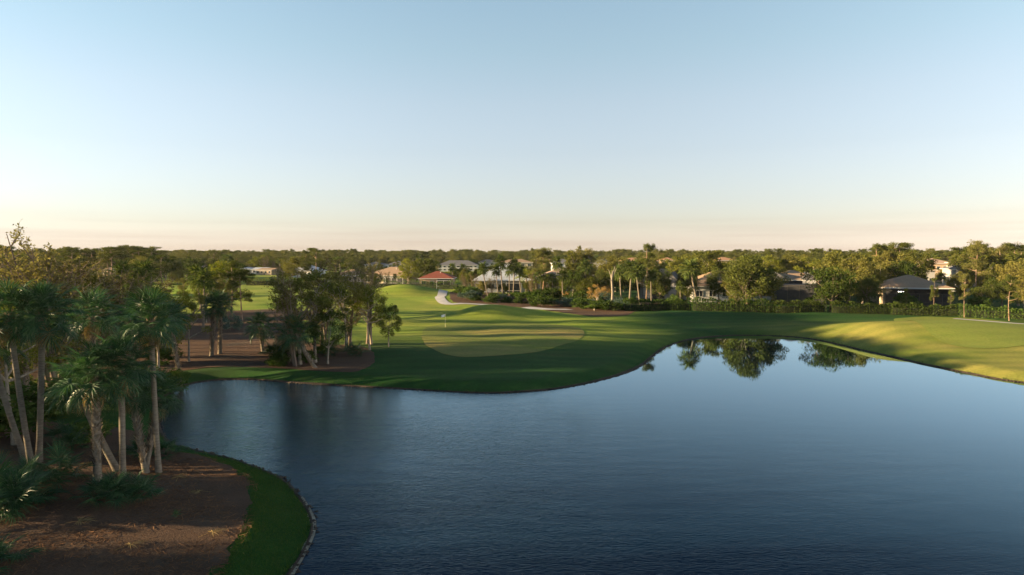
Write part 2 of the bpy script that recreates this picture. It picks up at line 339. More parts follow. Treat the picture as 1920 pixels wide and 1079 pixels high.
def chaikin(P, it=2, closed=True):
    P = np.asarray(P, float)
    for _ in range(it):
        if closed:
            Q = np.roll(P, -1, 0); A = P * .75 + Q * .25; B = P * .25 + Q * .75
            P = np.empty((2 * len(A), 2)); P[0::2] = A; P[1::2] = B
        else:
            A = P[:-1] * .75 + P[1:] * .25; B = P[:-1] * .25 + P[1:] * .75
            M_ = np.empty((2 * len(A), 2)); M_[0::2] = A; M_[1::2] = B
            P = np.vstack([P[:1], M_, P[-1:]])
    return P
def resample(P, step, closed=True):
    Q = np.vstack([P, P[:1]]) if closed else P
    L = np.concatenate([[0], np.cumsum(np.hypot(*np.diff(Q, axis=0).T))]); n = max(3, int(L[-1] / step))
    u = np.linspace(0, L[-1], n, endpoint=not closed)
    return np.stack([np.interp(u, L, Q[:, 0]), np.interp(u, L, Q[:, 1])], 1)
def inside(poly, X, Y):
    x0, y0 = poly[:, 0], poly[:, 1]; x1, y1 = np.roll(x0, -1), np.roll(y0, -1)
    r = np.zeros(X.shape, bool)
    for a, b_, c_, d_ in zip(x0, y0, x1, y1):
        if b_ == d_: continue
        k = ((b_ > Y) != (d_ > Y)) & (X < (c_ - a) * (Y - b_) / (d_ - b_) + a); r ^= k
    return r
def polydist(poly, X, Y):
    x0, y0 = poly[:, 0], poly[:, 1]; x1, y1 = np.roll(x0, -1), np.roll(y0, -1)
    D = np.full(X.shape, 1e9)
    for a, b_, c_, d_ in zip(x0, y0, x1, y1):
        dx, dy = c_ - a, d_ - b_; l = dx * dx + dy * dy + 1e-9
        tt = np.clip(((X - a) * dx + (Y - b_) * dy) / l, 0, 1)
        D = np.minimum(D, (X - a - tt * dx) ** 2 + (Y - b_ - tt * dy) ** 2)
    return np.sqrt(D)
def sm(x): x = np.clip(x, 0, 1); return x * x * (3 - 2 * x)

# ------------------------------------------------------------------ terrain
shore_px = [(547, 1079), (567, 1043), (585, 1010), (590, 980), (580, 957), (564, 933), (547, 910), (523, 893), (483, 877), (443, 863), (400, 852),
            (360, 843), (325, 835), (306, 817), (298, 790), (300, 762), (312, 742), (335, 728), (365, 718), (400, 714), (440, 712), (490, 713),
            (540, 718), (600, 722), (700, 727), (760, 730), (820, 734), (900, 738), (960, 737), (1040, 731), (1110, 718), (1160, 705), (1200, 690),
            (1222, 670), (1245, 652), (1285, 638), (1340, 631), (1400, 629), (1450, 630), (1500, 633), (1545, 640), (1600, 653), (1700, 677),
            (1800, 698), (1920, 721)]
lake = [G(*q) for q in shore_px] + [(66, 66), (82, 52), (95, 25), (90, -15), (60, -45), (0, -55), (-22, -35), (-17, -5), (-13, 12), (-10.3, 22)]
lake = chaikin(np.array(lake), 2)
pond_c = np.array(G(283, 558, 0.2)); th = np.linspace(0, 2 * np.pi, 28, endpoint=False)
pond = np.stack([pond_c[0] + 11 * np.cos(th) + 2 * np.cos(2 * th), pond_c[1] + 15 * np.sin(th)], 1)
MOUNDS = [  # x, y, sx, sy, amp, rot
    (*G(1760, 606, 3.0), 26, 11, 1.55, -8), (*G(1640, 606, 3.0), 14, 10, 0.7, 0),
    (*G(908, 592, 1.8), 8, 6, 2.3, 8), (*G(990, 590, 1.8), 8, 4.5, 0.9, 0),
    (*G(760, 549, 2.5), 12, 9, 3.0, 0), (*G(700, 604, 1.6), 13, 3.4, 0.8, 4), (*G(700, 634, 1.6), 11, 3.0, 0.5, 0),
    (*G(930, 615, 1.6), 16, 4, 0.5, 5), (*G(1050, 632, 1.6), 9, 7, 0.35, 0), (*G(1290, 592, 1.6), 20, 9, 0.6, 0),
    (*G(860, 560, 2), 9, 8, 1.0, 0), (*G(520, 560, 2), 14, 14, 0.8, 0), (*G(20, 900, 1), 7, 5, 0.5, 0), (*G(190, 935, 1), 3, 1.5, 0.3, 0)]
def hfun(X, Y):
    X = np.asarray(X, float); Y = np.asarray(Y, float); shp = X.shape
    X = X.ravel(); Y = Y.ravel()
    z = np.full(X.shape, 1.35)
    near = (X > -60) & (X < 135) & (Y > -95) & (Y < 150)
    d = np.full(X.shape, 99.0); d[near] = polydist(lake, X[near], Y[near]); ins = np.zeros(X.shape, bool); ins[near] = inside(lake, X[near], Y[near])
    z = np.where(ins, -np.minimum(d * 0.3, 2.0), 0.75 * sm(d / 3.2 + .06) + 0.6 * sm((d - 3) / 22))
    np_ = (np.abs(X - pond_c[0]) < 40) & (np.abs(Y - pond_c[1]) < 40)
    if np_.any():
        dp = polydist(pond, X[np_], Y[np_]); ip = inside(pond, X[np_], Y[np_])
        z[np_] = np.where(ip, -0.3 * np.minimum(dp, 4) + 0.15, z[np_] * sm(dp / 7 + 0.1) + 0.2)
    mask = sm((d - 1.0) / 8) * ~ins
    for mx, my, sx, sy, a, r in MOUNDS:
        c_, s_ = math.cos(R(r)), math.sin(R(r)); u = (X - mx) * c_ + (Y - my) * s_; v = -(X - mx) * s_ + (Y - my) * c_
        z = z + mask * a * np.exp(-(u / sx) ** 2 - (v / sy) ** 2)
    z = z + mask * (0.10 * np.sin(X * 0.21 + 1.3 * np.sin(Y * 0.11)) * np.cos(Y * 0.17 + 0.7) + 0.05 * np.sin(X * 0.5 + Y * 0.31))
    z = z + mask * 0.5 * sm((Y - 150) / 60)
    return z.reshape(shp)
def hz(x, y): return float(hfun(np.array([x]), np.array([y]))[0])
def ground(px, py):
    z = 1.2
    for _ in range(6):
        x, y = G(px, py, z); z = hz(x, y)
    return x, y, z

def axis(segs):
    out = []
    for a, b_, s_ in segs: out.append(np.arange(a, b_, s_))
    return np.concatenate(out)
gx = np.concatenate([-np.geomspace(9000, 135, 22), axis([(-130, -45, 2.0), (-45, 5, 0.5), (5, 90, 1.0), (90, 140, 2.5)]), np.geomspace(145, 9000, 22)])
gy = np.concatenate([-np.geomspace(9000, 75, 16), axis([(-70, 18, 4), (18, 55, 0.5), (55, 160, 1.0), (160, 300, 2.0)]), np.geomspace(305, 12000, 26)])
XX, YY = np.meshgrid(gx, gy); ZZ = hfun(XX, YY)
V = np.stack([XX.ravel(), YY.ravel(), ZZ.ravel()], 1); nx = len(gx); idx = np.arange(len(V)).reshape(XX.shape)
Fq = np.stack([idx[:-1, :-1].ravel(), idx[:-1, 1:].ravel(), idx[1:, 1:].ravel(), idx[1:, :-1].ravel()], 1)
o = link('lawn', npmesh('lawn', V, [Fq], M['lawn'], True)); tag(o, 'mown golf course turf rolling round the water', kind='structure')

def flat_poly(name, poly, z, mat):
    me = bpy.data.meshes.new(name); me.from_pydata([(x, y, z) for x, y in poly], [], [tuple(range(len(poly)))]); me.update(); me.materials.append(mat)
    return link(name, me)
def offset(poly, d):
    t_ = np.roll(poly, -1, 0) - np.roll(poly, 1, 0); n_ = np.stack([t_[:, 1], -t_[:, 0]], 1); n_ /= np.linalg.norm(n_, axis=1)[:, None] + 1e-9
    area = 0.5 * np.sum(poly[:, 0] * np.roll(poly[:, 1], -1) - np.roll(poly[:, 0], -1) * poly[:, 1])
    return poly + n_ * d * (1 if area > 0 else -1)
o = flat_poly('pond_water', [(-45, -70), (115, -70), (115, 112), (-45, 112)], 0.0, M['water']); tag(o, 'calm blue lake water reflecting sky and trees', kind='structure')
o = flat_poly('far_pond_water', [tuple(q) for q in offset(pond, 2.5)], 0.02, M['water']); tag(o, 'small bright pond beyond the wispy trees', kind='structure')

def strip(name, line, offs, zf, mat, closed=False, smooth=True):
    """ribbon along line (n,2), offs list of lateral offsets, zf(i, X, Y, D)"""
    t_ = np.gradient(line, axis=0) if not closed else np.roll(line, -1, 0) - np.roll(line, 1, 0)
    n_ = np.stack([t_[:, 1], -t_[:, 0]], 1); n_ /= np.linalg.norm(n_, axis=1)[:, None] + 1e-9
    rows = []
    for i, of in enumerate(offs):
        q = line + n_ * (of if np.isscalar(of) else of[:, None]); rows.append(np.column_stack([q, zf(i, q[:, 0], q[:, 1])]))
    V = np.concatenate(rows); n = len(line); k = len(offs); F = []
    m_ = n if closed else n - 1
    a = np.arange(m_); b_ = (a + 1) % n
    for i in range(k - 1): F.append(np.stack([i * n + a, i * n + b_, (i + 1) * n + b_, (i + 1) * n + a], 1))
    return link(name, npmesh(name, V, [np.concatenate(F)], mat, smooth))
L = resample(lake, 0.35)
ar = 0.5 * np.sum(L[:, 0] * np.roll(L[:, 1], -1) - np.roll(L[:, 0], -1) * L[:, 1])
if ar < 0: L = L[::-1]
def wob(n, a, sc): 
    w = np.zeros(n)
    for k in (1, 2.3, 4.1, 7.7): w += np.sin(np.arange(n) * sc * k + rng.uniform(0, 6)) / k ** 0.7
    return a * w / 2
nL = len(L); w1 = wob(nL, 0.10, 0.07); w2 = wob(nL, 0.22, 0.05)
wn = 0.45 + 0.55 * sm((L[:, 1] - 38) / 25)
def zbank(i, X, Y):
    if i == 0: return np.full(X.shape, -0.12)
    if i == 1: return np.full(X.shape, 0.02)
    if i == 2: return np.maximum(hfun(X, Y) + 0.03, 0.09 * wn + 0.02) + rng.uniform(-.02, .03, X.shape)
    return hfun(X, Y) + (0.05 if i == 3 else -0.02)
o = strip('shore_bank', L, [(-0.30 + 0 * w1) * wn, (0.02 + w1 * .5) * wn, (0.12 + w1 * .6) * wn, (0.28 + w2 * .7) * wn, (0.5 + w2 * .7) * wn], zbank, M['dirt'], True)
tag(o, 'low eroded dirt edge along the water', kind='structure')
# pale sand fringe on the near spit
sp = chaikin(np.array([G(q[0], q[1]) for q in shore_px[:6]]), 2, False); sp = resample(sp, 0.2, False)
wd = 1.5 * np.sin(np.linspace(0.35, 3.14, len(sp))) ** 1.5 + 0.30 * (wob(len(sp), 1, 0.11) + wob(len(sp), .5, .5)) * np.sin(np.linspace(0.3, 3.14, len(sp))) + 0.02
o = strip('sand_fringe', sp, [0.12 + 0 * wd, 0.0 - wd * 0.3, -wd * 1.0 - 0.05], lambda i, X, Y: np.full(X.shape, (0.03, 0.022, -0.004)[i] + .012 * np.sin(Y * 2.3 + X)), M['sand']); tag(o, 'narrow pale sand fringe beside the grass spit', kind='structure')

def sheet(name, poly, mat, dz=0.03, step=1.5, wig=0.2, label=None):
    P = resample(chaikin(np.array(poly, float), 2), step * 0.5)
    P = offset(P, 0) + 0; P = P + np.stack([wob(len(P), wig, 0.5), wob(len(P), wig, 0.43)], 1)
    x0, y0 = P.min(0); x1, y1 = P.max(0)
    X, Y = np.meshgrid(np.arange(x0, x1, step), np.arange(y0, y1, step)); X = X.ravel() + rng.uniform(-.2, .2, X.size) * step; Y = Y.ravel() + rng.uniform(-.2, .2, Y.size) * step
    k = inside(P, X, Y); X, Y = X[k], Y[k]; k = polydist(P, X, Y) > step * 0.35; X, Y = X[k], Y[k]
    pts = [Vector(q) for q in P] + [Vector(q) for q in zip(X, Y)]
    n = len(P); r = delaunay_2d_cdt(pts, [(i, (i + 1) % n) for i in range(n)], [], 1, 1e-5)
    if not r[2]: r = delaunay_2d_cdt(pts, [], [list(range(n))], 1, 1e-5)
    v = np.array([tuple(q) for q in r[0]]); z = hfun(v[:, 0], v[:, 1]) + dz
    me = bpy.data.meshes.new(name); me.from_pydata(np.column_stack([v, z]).tolist(), [], [tuple(f) for f in r[2]]); me.update()
    me.polygons.foreach_set('use_smooth', [True] * len(me.polygons)); me.materials.append(mat)
    o = link(name, me); tag(o, label, kind='structure'); return o
def gpoly(pl, z=1.3): return [ground(x, y)[:2] for x, y in pl]
bedA = gpoly([(405, 1079), (440, 1020), (457, 985), (468, 945), (470, 915), (455, 890), (420, 870), (365, 852), (322, 846), (296, 826), (240, 806), (150, 794), (0, 790)], 1.0) + [(-42, 48), (-46, 20), (-20, 6), (-15.5, 18)]
sheet('mulch_bed', bedA, M['mulch'], 0.035, 0.6, 0.3, 'brown pine straw bed under the near palms')
bedB = gpoly([(305, 702), (380, 690), (440, 688), (500, 698), (560, 705), (620, 706), (668, 700), (698, 686), (706, 668), (690, 652), (650, 646), (600, 648), (565, 640), (530, 612), (600, 596), (640, 590), (560, 582), (460, 581), (380, 588), (250, 600), (100, 622), (-100, 640), (-150, 715), (0, 735), (200, 728)])
sheet('mulch_bed', bedB, M['mulch'], 0.035, 1.2, 0.2, 'brown mulch bed round the tree island')
bedC = gpoly([(838, 560), (870, 571), (930, 574), (1000, 578), (1050, 586), (1110, 596), (1185, 593), (1185, 583), (1290, 578), (1280, 568), (1100, 566), (1000, 556), (920, 549), (850, 545)], 1.8)
sheet('mulch_bed', bedC, M['mulch'], 0.035, 1.6, 0.25, 'reddish mulch bed under the palm row beyond the green')
grn = gpoly([(786, 632), (800, 612), (850, 604), (930, 603), (1020, 607), (1085, 614), (1100, 626), (1085, 640), (1040, 652), (990, 664), (910, 670), (845, 670), (808, 655)], 1.7)
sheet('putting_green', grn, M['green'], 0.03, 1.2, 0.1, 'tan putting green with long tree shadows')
teep = gpoly([(1665, 600), (1700, 595), (1800, 595), (1880, 601), (1940, 612), (2010, 630), (1930, 634), (1800, 627), (1735, 612)], 3.0)
sheet('tee_box', teep, M['tee'], 0.05, 1.5, 0.03, 'flat mown tee on the rise beside the lake')
def path(pts, w, label):
    P = resample(chaikin(np.array(pts, float), 3, False), 1.2, False)
    o = strip('cart_path', P, [-w / 2, -w / 4, 0, w / 4, w / 2], lambda i, X, Y: hfun(X, Y) + (0.09 if 0 < i < 4 else 0.07), M['concrete'])
    tag(o, label, kind='structure')
path([ground(*q)[:2] for q in ((780, 541), (812, 543), (834, 547), (829, 554), (822, 559), (838, 565), (870, 569), (930, 573))] , 2.6, 'pale concrete cart path winding beside the mound')
path([ground(*q)[:2] for q in ((985, 577), (1020, 580), (1045, 581), (1068, 581))], 4.0, 'pale cart path patch behind the green')
path([G(*q, 1.6) for q in ((1790, 596), (1850, 600), (1920, 606), (2000, 613), (2150, 620))], 2.4, 'grey cart path passing behind the tee')

# ------------------------------------------------------------------ vegetation builders
def basis(n):
    n = n / (np.linalg.norm(n, axis=1)[:, None] + 1e-9)
    a = np.cross(n, np.where(np.abs(n[:, 2:3]) < 0.9, [[0, 0, 1.0]], [[1.0, 0, 0]])); a /= np.linalg.norm(a, axis=1)[:, None] + 1e-9
    return n, a, np.cross(n, a)
def leaf_arrays(C, size, r, up=0.4, aspect=0.5, droop=0.0):
    """diamond leaves at centres C"""
    n = len(C); nv = r.normal(size=(n, 3)); nv[:, 2] = np.abs(nv[:, 2]) + up
    nv, a, b_ = basis(nv); th_ = r.uniform(0, 2 * np.pi, n)[:, None]
    u = a * np.cos(th_) + b_ * np.sin(th_); v = np.cross(nv, u)
    s = (size * r.uniform(0.6, 1.3, n))[:, None]
    V = np.stack([C - u * s * .5, C + v * s * aspect * .5, C + u * s * .5 + nv * s * -0.12 - np.array([0, 0, droop]) * s, C - v * s * aspect * .5], 1)
    return V.reshape(-1, 3), np.arange(4 * n).reshape(n, 4)
def clump_points(c, rad, n, r, flat=0.75):
    d = r.normal(size=(n, 3)); d /= np.linalg.norm(d, axis=1)[:, None]
    q = d * (r.uniform(0, 1, n) ** 0.45)[:, None] * rad; q[:, 2] *= flat
    return c + q
def bez(p0, p1, p2, n):
    t_ = np.linspace(0, 1, n)[:, None]; return p0 * (1 - t_) ** 2 + 2 * p1 * t_ * (1 - t_) + p2 * t_ ** 2

def tree_meshes(name, seed, H, fork, spread, nl, nclump, crad, nleaf, leaf, trunk_r, leafm, barkm, flat=0.75, top=1.0, shape='round', aspect=0.5, lean=0.0, ntrunk=1, droop=0.0, limb_vis=1.0):
    """trunk with limbs ending in clumps of leaves; returns (trunk mesh, crown mesh), both with the base at the origin"""
    r = np.random.default_rng(seed); tb = MB(); tips = []; crown_mid = (fork + 1) / 2 * H; ch = (1 - fork) * H / 2
    samples = []
    for k in range(ntrunk):
        b0 = np.array([r.normal() * .25 * (ntrunk > 1), r.normal() * .25 * (ntrunk > 1), 0.0])
        ang = r.uniform(0, 6.28); off = spread * (0.12 + 0.25 * (ntrunk > 1))
        topp = np.array([math.cos(ang) * off + lean * H, math.sin(ang) * off, H * (fork + (1 - fork) * (0.8 if shape in ('pine', 'column') else 0.3))])
        midp = (b0 + topp) / 2 + np.array([r.normal() * .04 * H, r.normal() * .04 * H, 0])
        tr = bez(b0, midp, topp, 8); tr[0, 2] = -0.3
        rr = trunk_r / ntrunk ** 0.5 * np.linspace(1.0, 0.45, 8); rr[0] *= 1.5
        tb.tube(tr, rr, 8)
        for i in range(nl):
            t0 = (r.uniform(0.55, 1.0) if shape == 'pine' else r.uniform(0.5, 1.0)) if shape != 'column' else r.uniform(0.3, 1.0)
            if shape == 'pine': t0 = min(1.0, fork + (1 - fork) * r.uniform(0, 1.1))
            p0 = bez(b0, midp, topp, 40)[int(t0 * 39)]
            a2 = i * 2.399 + r.uniform(-.4, .4); rad = spread * r.uniform(0.55, 0.95)
            if shape == 'column': rad *= 0.5
            ze = p0[2] + (H * top - p0[2]) * r.uniform(0.15, 0.75) if shape != 'pine' else p0[2] + r.uniform(-0.02, 0.10) * H
            p2 = np.array([topp[0] * 0.6 + math.cos(a2) * rad, topp[1] * 0.6 + math.sin(a2) * rad, ze])
            p1 = (p0 + p2) / 2 + np.array([r.normal() * .06 * H, r.normal() * .06 * H, (-0.03 if shape != 'pine' else -0.02) * H * r.uniform(0, 1)])
            L_ = bez(p0, p1, p2, 7); lr = trunk_r * 0.45 * limb_vis / ntrunk ** .5
            tb.tube(L_, lr * np.linspace(1, 0.25, 7), 5); samples += list(L_[2:]); tips.append(p2)
        samples += list(tr[5:])
    S = np.array(samples); cs = []
    for i in range(nclump):
        if i < len(tips) and shape != 'column': c = tips[i] + r.normal(size=3) * crad * 0.2
        elif shape == 'pine':
            q = tips[r.integers(len(tips))]; c = q * np.array([r.uniform(.3, 1.05)] * 2 + [1]) + r.normal(size=3) * np.array([.5, .5, .25]) * crad
            if r.random() < .25: c = np.array([r.normal() * spread * .3 + topp[0], r.normal() * spread * .3, H * r.uniform(.88, 0.98)])
        else:
            d = r.normal(size=3); d /= np.linalg.norm(d); d *= r.uniform(0.35, 1.0) ** 0.5 * (0.92 + 0.15 * r.normal())
            c = np.array([lean * H * 0.8 + d[0] * spread, d[1] * spread, crown_mid + d[2] * ch * 0.95])
            if shape == 'column': c[:2] *= 1 - 0.6 * max(0, d[2])
        c[2] = min(c[2], H - crad * flat * 0.7); c[2] = max(c[2], fork * H * 0.8)
        cs.append(c); j = np.argmin(np.linalg.norm(S - c + np.array([0, 0, .4]), axis=1)); q = S[j]
        tb.tube(bez(q, (q + c) / 2 + r.normal(size=3) * .1 * crad, c, 4), np.linspace(trunk_r * .13, trunk_r * .03, 4) + .006, 4, False)
    C = np.concatenate([clump_points(c, crad * r.uniform(.6, 1.25), int(nleaf / nclump * r.uniform(.5, 1.4)), r, flat) for c in cs])
    V, F = leaf_arrays(C, leaf, r, 0.4, aspect, droop)
    return tb.mesh(name + '_trunk', barkm, True), npmesh(name + '_crown', V, [F], leafm)

def wispy_meshes(name, seed, H, spread, ntwig, nleaf, leaf, leafm, barkm, fork=0.25, trunk_r=0.14, ntrunk=3):
    """thin bare tree: many fine rising twigs, few small leaves"""
    r = np.random.default_rng(seed); tb = MB(); pts = []
    for k in range(ntrunk):
        b0 = np.array([r.normal() * .3, r.normal() * .3, -0.2]); a = r.uniform(0, 6.28)
        t1 = np.array([math.cos(a) * spread * .45, math.sin(a) * spread * .45, H * r.uniform(.8, .97)])
        tr = bez(b0, np.array([t1[0] * .3, t1[1] * .3, H * .45]), t1, 9); tb.tube(tr, trunk_r * np.linspace(1, .12, 9), 6)
        tr2 = bez(b0, np.array([t1[0] * .3, t1[1] * .3, H * .45]), t1, 30)
        for i in range(ntwig // ntrunk):
            u = r.uniform(fork, 0.98); p0 = tr2[int(u * 29)]; a2 = r.uniform(0, 6.28); ln = spread * r.uniform(.35, .9) * (1.15 - u * .7)
            p2 = p0 + np.array([math.cos(a2) * ln * .75, math.sin(a2) * ln * .75, ln * r.uniform(.35, 1.2)]); p1 = (p0 + p2) / 2 + np.array([math.cos(a2), math.sin(a2), -.5]) * ln * .1
            p2[2] = min(p2[2], H * 1.03)
            b_ = bez(p0, p1, p2, 5); tb.tube(b_, trunk_r * np.linspace(.24, .09, 5), 3, False)
            for _ in range(4):
                q = b_[r.integers(1, 5)]; e_ = q + r.normal(size=3) * np.array([.3, .3, .35]) * ln * .5 + np.array([0, 0, ln * .18])
                tb.tube([q, (q + e_) / 2 + r.normal(size=3) * .04, e_], [trunk_r * .10, trunk_r * .085, trunk_r * .06], 3, False); pts += [e_, (q + e_) / 2]
            pts.append(b_[4]); pts.append(b_[3])
    P_ = np.array(pts); C = P_[r.integers(0, len(P_), nleaf)] + r.normal(size=(nleaf, 3)) * 0.10
    V, F = leaf_arrays(C, leaf, r, .2, .5)
    return tb.mesh(name + '_trunk', barkm, True), npmesh(name + '_crown', V, [F], leafm)

def frond_mesh(name, seed, pet, blade, nseg=30, mat=None, fold=0.28, wm=1.0):
    """fan palm leaf: arching stalk, costa, and a pleated fan of narrow drooping segments, lying along +Y"""
    r = np.random.default_rng(seed); V = []; Q = []
    def quadstrip(pts, side, w):
        n0 = len(V)
        for p, wi in zip(pts, w): V.append(tuple(p - side * wi)); V.append(tuple(p + side * wi))
        for i in range(len(pts) - 1): Q.append((n0 + 2 * i, n0 + 2 * i + 1, n0 + 2 * i + 3, n0 + 2 * i + 2))
    st = [np.array([0, pet * t_, 0.10 * pet * math.sin(t_ * 2.2)]) for t_ in np.linspace(0, 1, 5)]
    quadstrip(st, np.array([1.0, 0, 0]), [.03, .022, .018, .016, .016]); quadstrip(st, np.array([0, 0, 1.0]), [.015] * 5)
    hub = st[-1]
    for i in range(nseg):
        f = i / (nseg - 1); a = (f - .5) * 2 * R(122) + r.normal() * .03
        d = np.array([math.sin(a), math.cos(a), 0]); ln = blade * (0.66 + 0.34 * math.cos(a * .75)) * r.uniform(.88, 1.08)
        base = hub + np.array([0, 1, -.25]) * 0.32 * blade * max(0, math.cos(a)) ** 2 * (1 - abs(f - .5))
        dr = r.uniform(.28, .55); lift = fold * abs(math.sin(a))
        side = np.cross(d, [0, 0, 1.0]); tw = (1 if i % 2 else -1) * 0.6; side = side * math.cos(tw) + np.array([0, 0, 1.0]) * math.sin(tw)
        pts = [base + d * ln * s + np.array([0, 0, ln * (lift * s - dr * s ** 2.6)]) for s in (0, .4, .75, 1.0)]
        if r.random() < .5: pts[3] = pts[3] + np.array([0, 0, -.14 * ln])
        quadstrip(pts, side, [.012 * wm, .026 * blade / .9 * wm, .017 * blade / .9 * wm, .003 * wm])
    return npmesh(name, np.array(V), [np.array(Q)], mat)
FRONDS = [frond_mesh('frond', 100 + i, 1.0, 0.95, 30, M['frond']) for i in range(5)]
FRONDS_DRY = [frond_mesh('dry_frond', 120 + i, 0.8, 0.8, 18, M['frond_dry'], 0.05) for i in range(2)]

def palm_rots(r, n, lo=-55, hi=82):
    out = []
    for i in range(n):
        f = (i + .5) / n; el = R(hi - (hi - lo) * f ** 0.85 + r.normal() * 5); az = i * 2.39996 + r.normal() * .15
        d = Vector((math.cos(az) * math.cos(el), math.sin(az) * math.cos(el), math.sin(el)))
        q = d.to_track_quat('Y', 'Z'); q = q @ Quaternion((0, 1, 0), r.normal() * .25); out.append((q, d, el))
    return out
def palm_trunk_mesh(name, h, r0, dx, dy, curve=0.3, boots=False, seed=0):
    tb = MB(); n = 12; top_ = np.array([dx, dy, h]); mid = np.array([dx * (0.5 + curve * .5), dy * (0.5 + curve * .5), h * .5])
    pts = bez(np.array([0, 0, -0.3]), mid, top_, n); rr = r0 * np.array([1.5, 1.15] + [1.0] * (n - 4) + [0.95, 0.9]); tb.tube(pts, rr, 10)
    return tb.mesh(name, M['palm_trunk'], True), pts
def boots_mesh(pts, r0, z0, z1, seed):
    """crossed stubs of old leaf stalks up the trunk"""
    r = np.random.default_rng(seed); b_ = MB(); h = pts[-1][2]; zs = np.arange(z0, z1, 0.085)
    for i, z in enumerate(zs):
        for k in range(3):
            c = np.array([np.interp(z, pts[:, 2], pts[:, 0]), np.interp(z, pts[:, 2], pts[:, 1]), z])
            a = i * 0.55 + k * 2.094 + r.normal() * .12; d = np.array([math.cos(a), math.sin(a), 0]); s = np.array([-d[1], d[0], 0]); ln = r.uniform(.28, .42); o_ = r.uniform(.12, .26); sk = r.choice((-1, 1)) * .09
            p0 = c + d * r0 * .85; p1 = p0 + d * (o_ * .35) + np.array([0, 0, ln * .6]) + s * sk * .5; p2 = p0 + d * o_ + np.array([0, 0, ln]) + s * sk
            b_.add([p0 - s * .07, p0 + s * .07, p1 + s * .045, p1 - s * .045, p2 + s * .03, p2 - s * .03, p1 + d * .035], [(0, 1, 2, 3), (3, 2, 4, 5)], [(0, 1, 6), (1, 2, 6), (0, 6, 3)])
    return b_.mesh('leaf_boots', M['boot'])
def add_fronds(root, top_, n, scale, seed, dry=6, hi=82, lo=-50):
    r = np.random.default_rng(seed)
    for i, (q, d, el) in enumerate(palm_rots(r, n, lo, hi)):
        s = scale * r.uniform(.85, 1.12)
        f = link('frond', FRONDS[r.integers(5)], root, tuple(Vector(top_) + d * 0.12)); f.rotation_mode = 'QUATERNION'; f.rotation_quaternion = q; f.scale = (s, s, s)
    for i in range(dry):
        az = r.uniform(0, 6.28); el = R(r.uniform(-78, -60)); d = Vector((math.cos(az) * math.cos(el), math.sin(az) * math.cos(el), math.sin(el)))
        f = link('dry_frond', FRONDS_DRY[r.integers(2)], root, tuple(Vector(top_) + d * .15 + Vector((0, 0, -.1)))); f.rotation_mode = 'QUATERNION'; f.rotation_quaternion = d.to_track_quat('Y', 'Z'); s = scale * r.uniform(.8, 1.0); f.scale = (s, s, s)
def palm(x, y, topx, topz, label, seed, topy=0.0, r0=0.17, n=42, s=1.0, booted=0.0, dry=7, group=None, curve=.3):
    z = hz(x, y) - .02; root = empty('sabal_palm', (x, y, z)); tag(root, label, 'palm tree', group)
    me, pts = palm_trunk_mesh('trunk', topz - z, r0, topx - x, topy, curve); link('trunk', me, root)
    h = topz - z
    if booted > 0: b_ = link('leaf_boots', boots_mesh(pts, r0, h * (1 - booted) + .1, h - .1, seed), root); b_['kind'] = 'stuff'
    else: b_ = link('leaf_boots', boots_mesh(pts, r0, h - .9, h + .05, seed), root); b_['kind'] = 'stuff'
    add_fronds(root, tuple(pts[-1]), n, s, seed, dry)
    return root
def palmetto(x, y, label, seed, n=34, s=0.9, spread=0.6, group=None, name='saw_palmetto'):
    r = np.random.default_rng(seed); z = hz(x, y); root = empty(name, (x, y, z)); tag(root, label, 'palmetto', group)
    for k in range(max(1, int(n / 12))):
        c = (r.normal() * spread, r.normal() * spread, r.uniform(.05, .3))
        for q, d, el in palm_rots(r, 12, -2, 80):
            f = link('frond', FRONDS[r.integers(5)], root, c); f.rotation_mode = 'QUATERNION'; f.rotation_quaternion = q; ss = s * r.uniform(.75, 1.1); f.scale = (ss,) * 3
    return root

# joined palms for the distance: trunk + one crown mesh
def far_palm_meshes(name, seed, h, n=34, s=1.05, lean=0.0, seg=15, mat='frond_far', dry=6):
    r = np.random.default_rng(seed); V = []; F = []; base = 0
    proto = frond_mesh('tmp', seed + 5, 0.9, 1.0, seg, wm=2.6); pv = np.zeros(len(proto.vertices) * 3, np.float32); proto.vertices.foreach_get('co', pv); pv = pv.reshape(-1, 3)
    pf = np.array([tuple(p.vertices) for p in proto.polygons]); bpy.data.meshes.remove(proto)
    pv = pv.copy()
    for q, d, el in palm_rots(r, n):
        m3 = np.array(q.to_matrix()); ss = s * r.uniform(.85, 1.15)
        V.append((pv * ss) @ m3.T + np.array([lean * h, 0, h])); F.append(pf + base); base += len(pv)
    tb = MB(); tb.tube(bez(np.array([0, 0, -.3]), np.array([lean * h * .7, 0, h * .5]), np.array([lean * h, 0, h + .1]), 8), [.24, .19, .17, .16, .16, .16, .15, .14], 7)
    return tb.mesh(name + '_trunk', M['palm_trunk'], True), npmesh(name + '_crown', np.concatenate(V), [np.concatenate(F)], M[mat])
